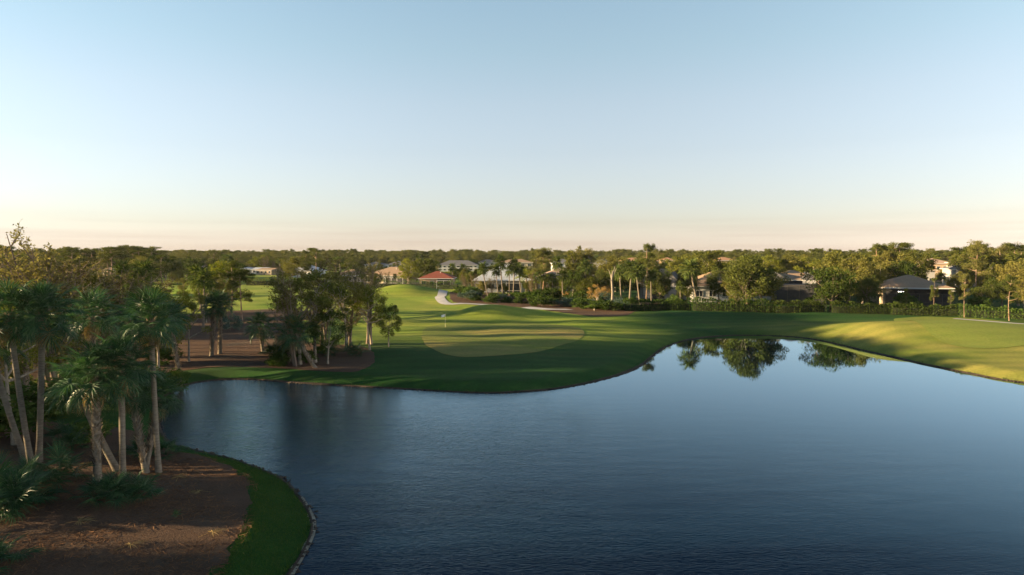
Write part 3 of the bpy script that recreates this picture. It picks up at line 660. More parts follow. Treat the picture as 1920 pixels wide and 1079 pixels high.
def feather_palm_meshes(name, seed, h, n=16, s=1.0, mat='leaf_lime', ln=2.4):
    """feathery palm or banana-like plant: arching leaves with leaflets"""
    r = np.random.default_rng(seed); V = []; Q = []
    for i in range(n):
        az = i * 2.4 + r.normal() * .2; el = R(r.uniform(5, 75)); d = np.array([math.cos(az), math.sin(az), 0]); sd_ = np.array([-d[1], d[0], 0])
        pts = [np.array([0, 0, h]) + d * ln * t_ * math.cos(el) * s + np.array([0, 0, ln * s * (t_ * math.sin(el) - .55 * t_ ** 2)]) for t_ in np.linspace(0.05, 1, 10)]
        for j in range(9):
            w = .55 * s * math.sin((j + 1) / 10 * 3.0) + .08
            for sg in (-1, 1):
                a, b_ = pts[j], pts[j + 1]; e_ = sd_ * sg * w + d * .2 * s + np.array([0, 0, -.25 * w]); n0 = len(V)
                V += [tuple(a), tuple(a * .45 + b_ * .55), tuple(a * .45 + b_ * .55 + e_ * .9), tuple(a + e_)]; Q.append((n0, n0 + 1, n0 + 2, n0 + 3))
    tb = MB(); tb.tube([(0, 0, -.2), (0.05, 0, h * .5), (0, 0, h)], [.16, .13, .1], 7)
    return tb.mesh(name + '_trunk', M['bark_grey'], True), npmesh(name + '_crown', np.array(V), [np.array(Q)], M[mat])

K = {}     # kind -> list of (height, trunk mesh, crown mesh)
def kind(k, n, f):
    K[k] = [f(i) for i in range(n)]
kind('oak', 4, lambda i: (10, *tree_meshes('oak', 10 + i, 10, .16, 4.8, 8, 64, 1.5, 11000, .38, .28, M['leaf_oak'], M['bark'])))
kind('leafy', 4, lambda i: (10, *tree_meshes('leafy', 20 + i, 10, .16, 3.6, 7, 56, 1.25, 9500, .36, .2, M['leaf_mid'], M['bark_grey'])))
kind('lime', 3, lambda i: (10, *tree_meshes('lime', 30 + i, 10, .18, 3.7, 7, 50, 1.15, 8000, .36, .2, M['leaf_lime'], M['bark_grey'], flat=.65)))
kind('pine', 5, lambda i: (15, *tree_meshes('pine', 40 + i, 15, .42, 3.3, 16, 46, 1.15, 8000, .40, .19, M['leaf_pine'], M['bark_pine'], flat=.62, shape='pine', aspect=.26)))
kind('umbrella', 3, lambda i: (14, *tree_meshes('umbrella', 50 + i, 14, .58, 3.6, 13, 40, 1.25, 8000, .38, .24, M['leaf_pine'], M['bark_pine'], flat=.55, shape='pine', aspect=.32)))
kind('shade_pine', 2, lambda i: (18, *tree_meshes('shade_pine', 57 + i, 18, .80, 4.4, 12, 36, 1.3, 7000, .42, .26, M['leaf_pine'], M['bark_pine'], flat=.55, shape='pine', aspect=.32)))  # crown lifted high so low sun passes under and turf beyond is shaded
kind('column', 3, lambda i: (12, *tree_meshes('column', 60 + i, 12, .08, 2.0, 14, 54, .95, 7500, .34, .16, M['leaf_mid'], M['bark_grey'], flat=.9, shape='column')))
kind('open', 5, lambda i: (12, *tree_meshes('open', 130 + i, 12, .46, 3.9, 9, 40, .88, 6800, .23, .21, M[('leaf_mid', 'leaf_lime', 'leaf_oak', 'leaf_mid', 'leaf_lime')[i]], M['bark_grey'], flat=.6, limb_vis=1.3)))
kind('thicket', 3, lambda i: (9, *tree_meshes('thicket', 140 + i, 9, .2, 3.4, 8, 48, .95, 9500, .22, .16, M[('leaf_mid', 'leaf_lime', 'leaf_oak')[i]], M['bark_grey'], flat=.75)))
kind('wispy', 4, lambda i: (10, *wispy_meshes('wispy', 70 + i, 10, 3.2, 84, 4800, .16, M['leaf_dry'], M['twig'])))
kind('bush', 4, lambda i: (2.5, *tree_meshes('bush', 80 + i, 2.5, .03, 1.5, 6, 26, .66, 3200, .24, .06, M['leaf_hedge'], M['bark'])))
kind('blue_bush', 2, lambda i: (2.5, *tree_meshes('blue_bush', 85 + i, 2.5, .03, 1.9, 6, 28, .62, 3400, .22, .05, M['leaf_blue'], M['bark'])))
kind('red_bush', 1, lambda i: (2.0, *tree_meshes('red_bush', 90 + i, 2.0, .05, 1.2, 6, 14, .5, 1100, .2, .05, M['leaf_red'], M['bark'])))
kind('orange', 2, lambda i: (6, *tree_meshes('orange', 92 + i, 6, .35, 2.6, 6, 22, .75, 1900, .22, .1, M['leaf_orange'], M['bark_grey'], flat=.8)))
kind('palm', 5, lambda i: (8, *far_palm_meshes('palm', 95 + i, 7.2, lean=(-.12, 0, .05, -.25, .14)[i])))
kind('feather', 3, lambda i: (3.5, *feather_palm_meshes('feather', 105 + i, 1.4)))
kind('banana', 2, lambda i: (3.0, *feather_palm_meshes('banana', 110 + i, .8, 9, 1.0, 'leaf_banana', 2.0)))
NAMES = {'oak': ('oak_tree', 'oak tree'), 'leafy': ('leafy_tree', 'tree'), 'lime': ('yellow_green_tree', 'tree'), 'pine': ('pine_tree', 'pine tree'), 'umbrella': ('umbrella_pine', 'pine tree'),
         'open': ('airy_tree', 'tree'), 'thicket': ('leafy_tree', 'tree'), 'shade_pine': ('unseen_shade_pine', 'pine tree'), 'column': ('columnar_tree', 'tree'), 'wispy': ('bare_tree', 'tree'), 'bush': ('shrub', 'shrub'), 'blue_bush': ('blue_green_shrub', 'shrub'), 'red_bush': ('red_shrub', 'shrub'),
         'orange': ('orange_leaved_tree', 'tree'), 'palm': ('cabbage_palm', 'palm tree'), 'feather': ('feather_palm', 'palm tree'), 'banana': ('banana_plant', 'plant')}
trees = []
def put(k, x, y, h, label, w=None, v=None, rz=None, group=None, z=None):
    vs = K[k]; v = int(rng.integers(len(vs))) if v is None else v % len(vs); H, tm, cm = vs[v]
    nm, cat = NAMES[k]; s = h / H; w = s if w is None else w * s
    root = empty(nm, (x, y, hz(x, y) - .03 if z is None else z), rng.uniform(0, 6.28) if rz is None else rz); root.scale = (w, w, s); tag(root, label, cat, group)
    link('trunk', tm, root); c = link('crown', cm, root); trees.append((x, y, k)); return root
def putp(k, px, Y, top, label, **kw):
    x = at(px, Y); z = hz(x, Y); return put(k, x, Y, max(1.0, ztop(top, Y) - z), label, **kw)

# ------------------------------------------------------------------ near palms on the spit
def gp(px, py): x, y, z = ground(px, py); return x, y
NP = [  # base px,py; crown px,py; label; booted share; frond scale; depth shift of the crown
    ((60, 872), (14, 588), 'leaning grey palm whose ringed trunk rises left out of the corner palmettos', 0, 1.05, 0.5),
    ((52, 865), (-25, 640), 'second leaning palm crossing behind the ringed trunk at the picture edge', 0, 1.0, 0.0),
    ((72, 868), (76, 588), 'tall straight smooth grey palm beside the leaning pair', 0, 1.08, 0.3),
    ((183, 902), (172, 702), 'stout palm with shaggy crosshatched trunk in the centre of the near clump', .85, 1.05, 0.0),
    ((230, 894), (222, 684), 'smooth trunked palm just right of the shaggy one in the near clump', 0, 1.0, -0.3),
    ((226, 884), (140, 722), 'thick leaning palm with a low blue green crown in the near clump', .2, .92, 0.0),
    ((276, 888), (240, 726), 'booted palm leaning left with sunlit stubs along its trunk', .9, .8, 0.8),
    ((270, 880), (290, 742), 'low palm with drooping crown over the water edge', .8, .82, 1.2),
    ((298, 887), (280, 600), 'slender palm nearest the water with a big round crown', 0, 1.0, 0.0),
]
for i, (b0, c0, lb, bt, s_, dy) in enumerate(NP):
    x, y = gp(*b0); yt = y + dy; palm(x, y, at(c0[0], yt), ztop(c0[1] + 4, yt), lb, 200 + i, dy, (0.17, .17, .18, .21, .17, .2, .18, .17, .15)[i], (40, 36, 42, 46, 42, 38, 32, 34, 44)[i], s_, bt)
NP2 = [  # base px, Y, crown px, py, label
    (172, 52, 170, 592, 'palm with brown booted trunk standing behind the near clump', .8, 1.05),
    (128, 60, 122, 606, 'slim palm half hidden behind the straight grey palm', 0, .9),
    (246, 62, 243, 598, 'palm with pale booted trunk behind the slender waterside palm', .9, .95),
    (337, 70, 318, 596, 'leaning booted palm at the back corner of the pond', .9, .95),
    (30, 55, 52, 610, 'short shaggy palm leaning right under the big crowns', .8, .85),
]
for i, (bx, Y, cx, cy, lb, bt, s_) in enumerate(NP2):
    palm(at(bx, Y), Y, at(cx, Y), ztop(cy + 2, Y), lb, 230 + i, 0, .18, 36, s_, bt)
# pair with patterned trunks and the island palms
IP = [((396, 668), (400, 578), 'left one of two palms with diamond patterned trunks on the mulch', .95, 1.0),
      ((412, 664), (412, 570), 'right one of two palms with diamond patterned trunks on the mulch', .95, .95),
      ((594, 690), (552, 626), 'palm leaning steeply left over the island bed', .9, 1.15),
      ((541, 678), (540, 634), 'short palm with brown trunk beside the leaning island palm', .8, 1.0),
      ((494, 662), (486, 615), 'low bushy palm on the far end of the island bed', .7, 1.05)]
for i, (b0, c0, lb, bt, s_) in enumerate(IP):
    x, y = gp(*b0); palm(x, y, at(c0[0], y), ztop(c0[1], y), lb, 250 + i, 0, .22, 34, s_, bt, dry=3)
# palmettos
PM = [((2, 968), 60, 1.05, .75, 'big blue green palmetto clump spilling in at the lower corner'), ((10, 925), 48, 1.0, .9, 'sunlit palmetto clump at the foot of the leaning palms'),
      ((62, 915), 24, .75, .4, 'small palmetto between the corner clump and the grey trunks'), ((-25, 1075), 24, .8, .5, 'dark palmetto at the very bottom corner'),
      ((205, 940), 36, .72, .45, 'dark palmetto clump at the foot of the shaggy palm'), ((250, 935), 24, .66, .35, 'palmetto tuft beside the dark clump under the palms'),
      ((318, 855), 12, .7, .2, 'small palmetto hanging over the bank beside the slender palm'), ((262, 862), 24, .7, .4, 'yellow green palmetto behind the booted palm bases'),
      ((325, 978), 6, .16, .12, 'tiny grassy palmetto seedling alone on the mulch'), ((128, 838), 24, .8, .5, 'palmetto beside the straight grey trunk'),
      ((612, 668), 24, .95, .5, 'palmetto under the oak on the island bed'), ((650, 668), 24, .85, .5, 'palmetto at the foot of the tall island tree'), ((505, 668), 24, .9, .5, 'palmetto at the left end of the island bed')]
for i, (b0, n, s_, sp_, lb) in enumerate(PM):
    x, y = gp(*b0); palmetto(x, y, lb, 300 + i, n, s_, sp_)

# ------------------------------------------------------------------ trees on the left bank
D = [  # kind, px, Y, top row, label, width factor
    ('wispy', 84, 58, 426, 'tallest bare tree with sparse leaf tufts against the sky', 1.0),
    ('wispy', 120, 64, 470, 'bare brown twiggy tree left of the tall sparse one', 1.3),
    ('wispy', 175, 66, 505, 'wide brown twiggy tree over the palm heads', 1.3),
    ('wispy', 235, 74, 525, 'pale leafless twiggy tree in front of the far pond', 1.2),
    ('wispy', 78, 62, 458, 'brown twiggy tree close to the tallest sparse one', 1.2), ('wispy', 20, 66, 470, 'brown bare tree at the left of the tallest sparse one', 1.2),
    ('wispy', 150, 72, 492, 'dense brown twiggy tree behind the straight grey palm', 1.5), ('wispy', 205, 80, 500, 'reddish brown twiggy tree above the middle palm heads', 1.5),
    ('wispy', 268, 84, 512, 'pale brown twiggy tree right above the slender waterside palm', 1.4), ('thicket', 90, 72, 488, 'olive tree inside the brown twiggy mass', 1.2),
    ('thicket', 46, 60, 520, 'yellow green sunlit tree below the tall bare one', .9),
    ('thicket', -10, 56, 505, 'green tree cut by the picture edge behind the palms', 1.0),
    ('thicket', 130, 80, 530, 'rounded green tree behind the brown twiggy ones', 1.0),
    ('wispy', 300, 84, 545, 'low bare tree behind the waterside palm', 1.2),
    ('open', 16, 46, 540, 'dark limbed oak trunk rising behind the leaning palms', .7),
    ('bush', 250, 64, 680, 'dark bush at the back of the pond corner', 1.4),
    ('bush', 318, 68, 692, 'broad dark shrub below the leaning booted palm', 1.1),
    ('bush', 130, 56, 712, 'dark understorey shrub between the palm trunks', 1.7),
    ('bush', 5, 48, 722, 'dark shrub at the picture edge behind the leaning trunks', 1.7),
    ('open', 350, 82, 540, 'dark tree with forked trunk behind the patterned palms', .75),
    ('open', 384, 126, 512, 'yellow green tree behind the patterned palm pair', .8),
    ('wispy', 418, 128, 512, 'twiggy brown tree above the patterned palm pair', 1.1),
    ('thicket', 292, 78, 530, 'loose green tree in front of the far pond', .8),
    ('pine', 432, 135, 487, 'slim pine at the left edge of the far fairway', .9),
    ('pine', 452, 128, 505, 'pine with bare trunk standing on the fairway edge', 1.0),
    ('lime', 408, 140, 490, 'bushy yellow green tree behind the slim pine', 1.0),
    ('blue_bush', 430, 112, 588, 'round blue green shrub on the mulch', .8),
    ('open', 560, 81, 505, 'yellow green airy tree on the island', .95),
    ('open', 588, 82, 497, 'bright leafy tree with small leaves at the island centre', .9),
    ('thicket', 612, 81, 568, 'dark low tree behind the leaning island palm', .8),
    ('open', 648, 90, 500, 'spreading tree with a straight grey trunk on the island', .85),
    ('wispy', 690, 95, 495, 'bare twiggy tree rising behind the island oak', 1.0),
    ('wispy', 610, 92, 482, 'tall bare tree with grey twigs over the island', 1.0),
    ('wispy', 655, 94, 488, 'brown bare tree behind the spreading oak', 1.1),
    ('open', 692, 91, 535, 'olive tree reaching right over the fairway', .8),
    ('thicket', 728, 93, 562, 'small round green tree beside the fairway', .7),
    ('wispy', 545, 80, 498, 'bare tree between the fairway and the island', .9),
    ('bush', 575, 82, 655, 'dark shrub under the leaning island palm', 1.3), ('bush', 530, 84, 645, 'dark shrub behind the short island palm', 1.4),
    ('bush', 520, 80, 660, 'low shrub in the shade on the island bed', 1.2), ('bush', 600, 88, 648, 'leafy shrub behind the island palmettos', 1.3),
]
for i, (k, px, Y, top, lb, w) in enumerate(D): putp(k, px, Y, top, lb, w=w * (1.15 if k != 'bush' else 1), v=i)

# unseen trees placed beyond the picture's left edge to shade the near bank
for i, (x, y, k, h) in enumerate([(-60, 18, 'oak', 13), (-66, 34, 'pine', 15), (-60, 8, 'pine', 14), (-75, 18, 'oak', 13), (-62, 43, 'oak', 13), (-70, 47, 'oak', 12), (-86, 44, 'oak', 13),
                                   (-80, 0, 'oak', 13), (-92, 26, 'pine', 16), (-70, -14, 'oak', 13), (-100, 8, 'oak', 12), (-63, -4, 'leafy', 11), (-72, 40, 'leafy', 13)]):
    put(k, x, y, h, 'unseen tree of the grove placed to shade the west bank', group='unseen shade grove on the west bank')

for i, (x, y, h) in enumerate([(-79, 70, 17.7), (-75, 75, 17.2), (-82, 80, 18.2), (-77, 84, 17.7), (-83, 89, 18.2), (-81, 93, 17.7), (-84, 98, 18.2), (-88, 101, 18.2), (-99, 103, 22), (-96, 108, 21.5), (-103, 113, 22), (-98, 118, 22), (-106, 121, 22.5), (-89, 76, 18.2), (-90, 86, 18.2), (-92, 94, 18.7)]):
    put('shade_pine', x, y, h + 2.3, 'unseen tall pine added beyond the left edge to shade the turf', w=1.0, v=i, group='unseen shade pines west of the green')  # unseen high crowned pines added to shade turf right of the green
for x, y, h, lb in ((-54, 98, 9.6, 'palm added as shadow caster in the thicket below the left skyline'), (-60, 104.5, 10.2, 'tall palm added as shadow caster at the far side of the left thicket'), (-50, 110, 9.0, 'palm added as shadow caster between the thicket and the far pond'), (-63, 117, 10.4, 'palm added as shadow caster near the far pond over the thicket'), (-57, 126, 9.8, 'palm added as shadow caster at the right side of the far pond')):
    put('palm', x, y, h, lb, w=.9)  # palms added so their crowns throw shadow stripes across the green

# ------------------------------------------------------------------ houses
CONES = []; LOW = []      # (px0, px1, Y near, Y far) kept free of scattered trees
WIN = {}
def window(root, x, z, w, h, yf, frame='white_trim', pane='glass'):
    b_ = MB(); t_ = .08
    b_.box(x - w / 2 - t_, x + w / 2 + t_, yf - .09, yf - .02, z - t_, z); b_.box(x - w / 2 - t_, x + w / 2 + t_, yf - .09, yf - .02, z + h, z + h + t_)
    b_.box(x - w / 2 - t_, x - w / 2, yf - .085, yf - .02, z, z + h); b_.box(x + w / 2, x + w / 2 + t_, yf - .085, yf - .02, z, z + h)
    if w > 1.6: b_.box(x - .03, x + .03, yf - .08, yf - .02, z, z + h)
    f = b_.build('window', M[frame], root); p_ = MB(); p_.box(x - w / 2, x + w / 2, yf - .045, yf - .02, z, z + h); p_.build('pane', M[pane], f); return f
def roof_mesh(w, d, z0, z1, over=.6, kind_='hip', ridge=None):
    W, D = w / 2 + over, d / 2 + over; b_ = MB(); th_ = .18
    r_ = ridge if ridge is not None else max(0.5, W - D)
    if kind_ == 'gable': r_ = W
    if kind_ == 'gable_y':
        T = [(-W, -D), (W, -D), (W, D), (-W, D)]; V = [(x, y, z0 - th_) for x, y in T] + [(x, y, z0) for x, y in T] + [(0, -D, z1), (0, D, z1)]
        b_.add(V, [(0, 3, 2, 1), (0, 4, 7, 3), (1, 2, 6, 5), (4, 8, 9, 7), (5, 6, 9, 8)], P=[(0, 1, 5, 8, 4), (3, 7, 9, 6, 2)]); return b_
    T = [(-W, -D), (W, -D), (W, D), (-W, D)]; V = [(x, y, z0 - th_) for x, y in T] + [(x, y, z0) for x, y in T] + [(-r_, 0, z1), (r_, 0, z1)]
    b_.add(V, [(0, 3, 2, 1), (0, 1, 5, 4), (1, 2, 6, 5), (2, 3, 7, 6), (3, 0, 4, 7), (4, 5, 9, 8), (6, 7, 8, 9)], [(5, 6, 9), (7, 4, 8)]); return b_
def house(label, px0, px1, Y, ridge, eave, rf, wl, d=12, kind_='hip', wins=2, rot=0.0, name='house', group=None, lanai=None, storeys=1, cone=50, extra=None, cat='house', door=True):
    w = (px1 - px0) / FOC * Y - 1.0; cx = at((px0 + px1) / 2, Y); cy = Y + d / 2; z = hz(cx, cy); wh = ztop(eave, Y) - z; rz_ = ztop(ridge, Y + d / 2) - z
    wh = max(2.6, wh); rz_ = max(rz_, wh + 1.2)
    root = empty(name, (cx, cy, z), R(rot)); tag(root, label, cat, group); CONES.append((px0 - 4, px1 + 4, Y - cone, Y + d + 4)); LOW.append((px0 - 6, px1 + 6, Y, eave - 1 + (3 if Y < 300 else 2)))
    b_ = MB(); b_.box(-w / 2, w / 2, -d / 2, d / 2, -1, wh - .02); b_.build('wall', M[wl], root)
    roof_mesh(w, d, wh + .16, rz_, .6, kind_).build('roof', M[rf], root)
    f = MB(); W, D = w / 2 + .6, d / 2 + .6
    for y_ in (-D - .03,): f.box(-W - .03, W + .03, y_ - .03, y_ + .02, wh - .05, wh + .14)
    f.box(-W - .05, -W - .01, -D, D, wh - .05, wh + .14); f.box(W + .01, W + .05, -D, D, wh - .05, wh + .14); f.build('fascia', M['white_trim'], root)
    sh = wh / storeys
    for s_ in range(storeys):
        n = wins
        for i in range(n):
            x = -w / 2 + w * (i + .5) / n
            if lanai and lanai[0] * w - w / 2 < x < lanai[1] * w - w / 2 and s_ == 0: continue
            ww = min(2.0, w / n * .5); hh = min(1.4, sh * .45); window(root, x, s_ * sh + sh * .35, ww, hh, -d / 2)
        if storeys > 1 and s_ > 0:
            f = MB(); f.box(-w / 2 - .05, w / 2 + .05, -d / 2 - .12, -d / 2 + .02, s_ * sh - .1, s_ * sh + .1); f.build('floor_band', M['white_trim'], root)
    if door and storeys == 1 and not lanai:
        f = MB(); f.box(-.5, .5, -d / 2 - .06, -d / 2 - .01, 0.02, 2.1); f.build('door', M['frame_dark'], root, loc=(w * .04, 0, 0))
    for side in (-1, 1):       # side wall window
        f = MB(); x_ = side * w / 2; f.box(min(x_, x_ + side * .05) , max(x_, x_ + side * .05), -1, 1, 1.0, 2.3); f.build('side_window', M['glass'], root)
    if lanai:
        a0, a1, dp, hh, fm, sm_ = lanai; x0 = -w / 2 + a0 * w; x1 = -w / 2 + a1 * w; yb = -d / 2 - .05; yf = yb - dp
        s_ = MB(); s_.box(x0 + .05, x1 - .05, yb - .3, yb, 0, wh - .1); s_.build('painted_lanai_shade', M['screen_and_shade'], root)  # dark slab on the wall paints the shaded depth of the porch
        np__ = max(2, int((x1 - x0) / 2.2)); posts = [x0 + (x1 - x0) * i / np__ for i in range(np__ + 1)]
        for x in posts:
            s_ = MB(); s_.box(x - .06, x + .06, yf - .06, yf + .06, -.3, hh); s_.build('cage_post', M[fm], root)
        s_ = MB(); s_.box(x0, x1, yf - .05, yf + .05, hh, hh + .12); s_.box(x0, x1, yf - .045, yf + .045, .9, .98)
        for x in posts: s_.box(x - .04, x + .04, yf, yb, hh, hh + .1)
        s_.build('cage_rail', M[fm], root)
        if sm_:
            s_ = MB(); s_.box(x0 + .07, x1 - .07, yf - .012, yf + .012, 0, hh); s_.build('cage_screen', M['screen_and_shade'], root)
            s_ = MB(); s_.box(x0 + .02, x1 - .02, yf + .07, yb, hh + .1, hh + .13); s_.build('cage_roof_screen', M['screen_and_shade'], root)
    if extra: extra(root, w, d, wh, rz_)
    return root
def ex_vent(root, w, d, wh, rz_):
    s_ = MB(); s_.tube([(w * .1, -d * .15, rz_ - 1.2), (w * .1, -d * .15, rz_ - .2)], .09, 6); s_.build('vent_pipe', M['white_trim'], root)
def ex_dormer(root, w, d, wh, rz_):
    for x_, s0 in ((w * .28, 1.0), (-w * .3, .8)):
        g_ = roof_mesh(3.4 * s0, d * .9, wh + .5, wh + (rz_ - wh) * .78, .3, 'gable_y'); g_.build('gable_wing', M['roof_grey'], root, loc=(x_, -d * .12, 0))  # slate colour paints the shaded part of the brown roof
        g_ = MB(); g_.box(x_ - 1.6 * s0, x_ + 1.6 * s0, -d * .12 - d * .45 + .15, -d * .12 - d * .45 + .4, 0, wh + .5); g_.build('wing_wall', M['wall_grey'], root)
def ex_lamps(root, w, d, wh, rz_):
    for i in range(3):
        s_ = MB(); s_.tube([(-w * .29 + i * .5, -d / 2 - 3.3, wh - .78), (-w * .29 + i * .5, -d / 2 - 3.3, wh - .66)], .085, 8); s_.build('lamp', M['lamp'], root)
    s_ = MB(); s_.box(-w * .5, w * .5, -d / 2 - 3.6, -d / 2 - .7, wh - .12, wh - .04); s_.build('porch_ceiling', M['frame_dark'], root)
house('grey brown hip roofed house with screened porch left of the lime tree', 684, 782, 268, 501, 518, 'roof_brown', 'wall_tan', 16, wins=5, lanai=(.45, .95, 3.5, 2.9, 'white_trim', False), extra=ex_vent, rot=-15)
house('low house with a red tiled roof behind the hedge', 784, 850, 238, 508.5, 523, 'roof_red', 'wall_peach', 13, wins=4, lanai=(.55, .98, 2.5, 2.8, 'white_trim', False), extra=ex_vent)
house('large house with pale metal roof behind the leaning palm row', 886, 1002, 214, 494, 527, 'roof_white', 'wall_grey', 18, wins=5, lanai=(.55, .8, 5, 3.2, 'white_trim', False), extra=ex_vent)
house('cream house with tan roof glimpsed behind the pine and palm trunks', 1006, 1092, 222, 504, 523, 'roof_pink', 'wall_cream', 14, wins=4)
house('house with brown gabled roof, its shade painted slate, left of the white walled one', 1214, 1294, 186, 504, 532, 'roof_brown', 'wall_grey', 15, wins=3, lanai=(.1, .95, 3.5, 3.0, 'frame_dark', False), extra=ex_dormer, rot=-18)
house('white walled house with paired windows behind the single palm', 1296, 1452, 176, 508, 538, 'roof_brown', 'wall_white', 15, wins=6, extra=ex_vent)
house('brown roofed house with tall dark screened pool cage', 1456, 1556, 176, 507, 526, 'roof_brown', 'wall_tan', 14, wins=3, lanai=(.12, .98, 8, 4.6, 'frame_dark', True), extra=ex_dormer, rot=-18)
house('wide brown hip roofed house with dark porch and three small lights', 1676, 1800, 164, 516, 541, 'roof_brown', 'wall_tan', 15, wins=4, lanai=(.02, .98, 3.5, 2.9, 'frame_dark', False), extra=ex_lamps, cone=30, rot=-18)
far = [  # px0 px1 Y ridge eave roof wall kind storeys wins label
    (683, 722, 500, 491, 497, 'roof_grey', 'wall_white', 'hip', 2, 5, 'white two storey block with slate roof left of its longer twin'),
    (726, 760, 490, 489.5, 497, 'roof_grey', 'wall_white', 'hip', 2, 4, 'white two storey block with slate roof above the brown hip roofed house'),
    (820, 897, 470, 488.5, 498, 'roof_grey', 'wall_white', 'hip', 2, 9, 'long white apartment block with slate roof behind the red roof'),
    (892, 936, 520, 487, 493, 'roof_grey', 'wall_white', 'hip', 2, 5, 'small white apartment block at the end of the long slate roofed one'),
    (936, 1000, 430, 486, 493, 'roof_brown', 'wall_cream', 'hip', 2, 5, 'cream two storey house with brown roof above the pale metal roof'),
    (1034, 1080, 400, 486, 494, 'roof_grey', 'wall_white', 'hip', 2, 4, 'white house with grey roof between the pine and the tall trees'),
    (1114, 1152, 380, 486, 494, 'roof_grey', 'wall_grey', 'gable_y', 2, 3, 'pale grey gabled house right of the tall pointed trees'),
    (1164, 1238, 420, 483.5, 490, 'roof_orange', 'wall_cream', 'hip', 2, 8, 'long cream building with orange roof left of the umbrella pine top'),
    (1243, 1266, 430, 483, 489, 'roof_orange', 'wall_peach', 'hip', 2, 3, 'small orange roofed building right of the umbrella pine'),
    (1343, 1382, 400, 482.5, 489, 'roof_orange', 'wall_peach', 'hip', 2, 4, 'orange roofed house behind the dome shaped tree'),
    (446, 470, 420, 503, 509, 'roof_white', 'wall_white', 'hip', 1, 3, 'house with bright white roof beyond the far fairway'),
    (471, 497, 410, 502.5, 508, 'roof_white', 'wall_white', 'gable', 1, 3, 'white metal roofed house next to the tan one'),
    (482, 518, 390, 505, 513, 'roof_brown', 'wall_tan', 'gable', 1, 4, 'tan house with brown gable roof beyond the far fairway'),
    (548, 594, 350, 496, 509, 'roof_white', 'wall_white', 'hip', 1, 5, 'white roofed house behind the bare island trees'),
    (628, 682, 290, 505, 517, 'roof_brown', 'wall_tan', 'hip', 1, 5, 'tan walled house half hidden by bare trees'),
    (358, 377, 430, 499, 505, 'roof_pink', 'wall_cream', 'gable', 1, 2, 'small tan roofed house deep in the left trees'),
    (193, 210, 380, 500, 507, 'roof_pink', 'wall_peach', 'hip', 1, 2, 'tiny pink walled house in the trees past the pond'),
    (1728, 1796, 290, 484.5, 495, 'roof_pink', 'wall_peach', 'hip', 2, 6, 'big pink tiled house behind the brown hip roof'),
    (1722, 1764, 240, 494, 508, 'roof_pink', 'wall_grey', 'gable_y', 1, 3, 'pink gabled roof just above the brown hip roof'),
    (1796, 1850, 300, 485, 493, 'roof_grey', 'wall_cream', 'hip', 2, 4, 'slate roofed wing beside the pink tiled house'),
    (1812, 1882, 250, 484, 494, 'roof_pink', 'wall_cream', 'hip', 2, 6, 'pale yellow house with pink tiled roof at the far side'),
    (1806, 1832, 215, 500, 506, 'roof_grey', 'wall_grey', 'hip', 1, 2, 'low grey house in front of the pale yellow one'),
    (1886, 1960, 320, 485, 493, 'roof_pink', 'wall_peach', 'hip', 2, 5, 'pink roofed house cut by the picture edge'),
    (1655, 1700, 300, 488, 498, 'roof_pink', 'wall_peach', 'hip', 2, 4, 'peach house peeping between the umbrella pines'),
]
for px0, px1, Y, rg, ev, rf, wl, kd, st_, wn, lb in far:
    house(lb, px0, px1, Y, rg, ev, rf, wl, 14, kd, wn, storeys=st_, name='apartment_block' if 'block' in lb else 'house', cone=60 if Y > 350 else 25, rot=-15 if 'Y' and Y < 400 else 0, cat='apartment block' if 'block' in lb else 'house')

# ------------------------------------------------------------------ hedges
def hedge(label, pts, h, th_=1.6, dens=62, mat='leaf_hedge', leaf=.26):
    r = np.random.default_rng(int(abs(pts[0][0] * 7)) + 3); P = np.array(pts, float); L_ = resample(P, .5, False); n = len(L_)
    t_ = np.gradient(L_, axis=0); t_ /= np.linalg.norm(t_, axis=1)[:, None]; nn = np.stack([t_[:, 1], -t_[:, 0]], 1)
    length = n * .5; N_ = int(length * (h * 2 + th_) * dens); i = r.integers(0, n, N_); lump = 1 + .10 * np.sin(i * .5 * 1.9) + .08 * np.sin(i * .23 + 1) + .05 * r.normal(size=n)[i]
    u = r.uniform(-1, 1, N_); v = r.uniform(0, 1, N_); sel = r.random(N_) < .62
    off = np.where(sel, np.sign(u) * (1 - r.random(N_) ** 2 * .3), u) * th_ / 2 * lump; zz = np.where(sel, v, 1 - r.random(N_) ** 2 * .25) * h * lump
    off *= np.where(zz > h * .85, .85, 1)
    X = L_[i, 0] + nn[i, 0] * off + r.normal(size=N_) * .12; Y_ = L_[i, 1] + nn[i, 1] * off + r.normal(size=N_) * .12
    c = L_[n // 2]; z0 = hz(*c); zg = hfun(L_[:, 0], L_[:, 1])[i]
    V, F = leaf_arrays(np.column_stack([X - c[0], Y_ - c[1], zg - z0 + zz]), leaf, r, .3, .6)
    root = empty('hedge', (c[0], c[1], z0)); tag(root, label, 'hedge')
    link('foliage', npmesh('hedge_foliage', V, [F], M[mat]), root)
    b_ = MB(); V = []
    for (x, y), (ax, ay), zz_ in zip(L_, nn, hfun(L_[:, 0], L_[:, 1])):
        for so, hh in ((-1, -.2), (-1, h * .62), (1, h * .62), (1, -.2)): V.append((x - c[0] + ax * so * th_ * .16, y - c[1] + ay * so * th_ * .16, zz_ - z0 + hh))
    b_.add(V, [(k * 4 + j, k * 4 + j + 1, k * 4 + 4 + j + 1, k * 4 + 4 + j) for k in range(n - 1) for j in range(3)]); b_.build('light_block_core', M['hedge_core'], root)  # solid dark core added to stop light passing through the leaves
    return root
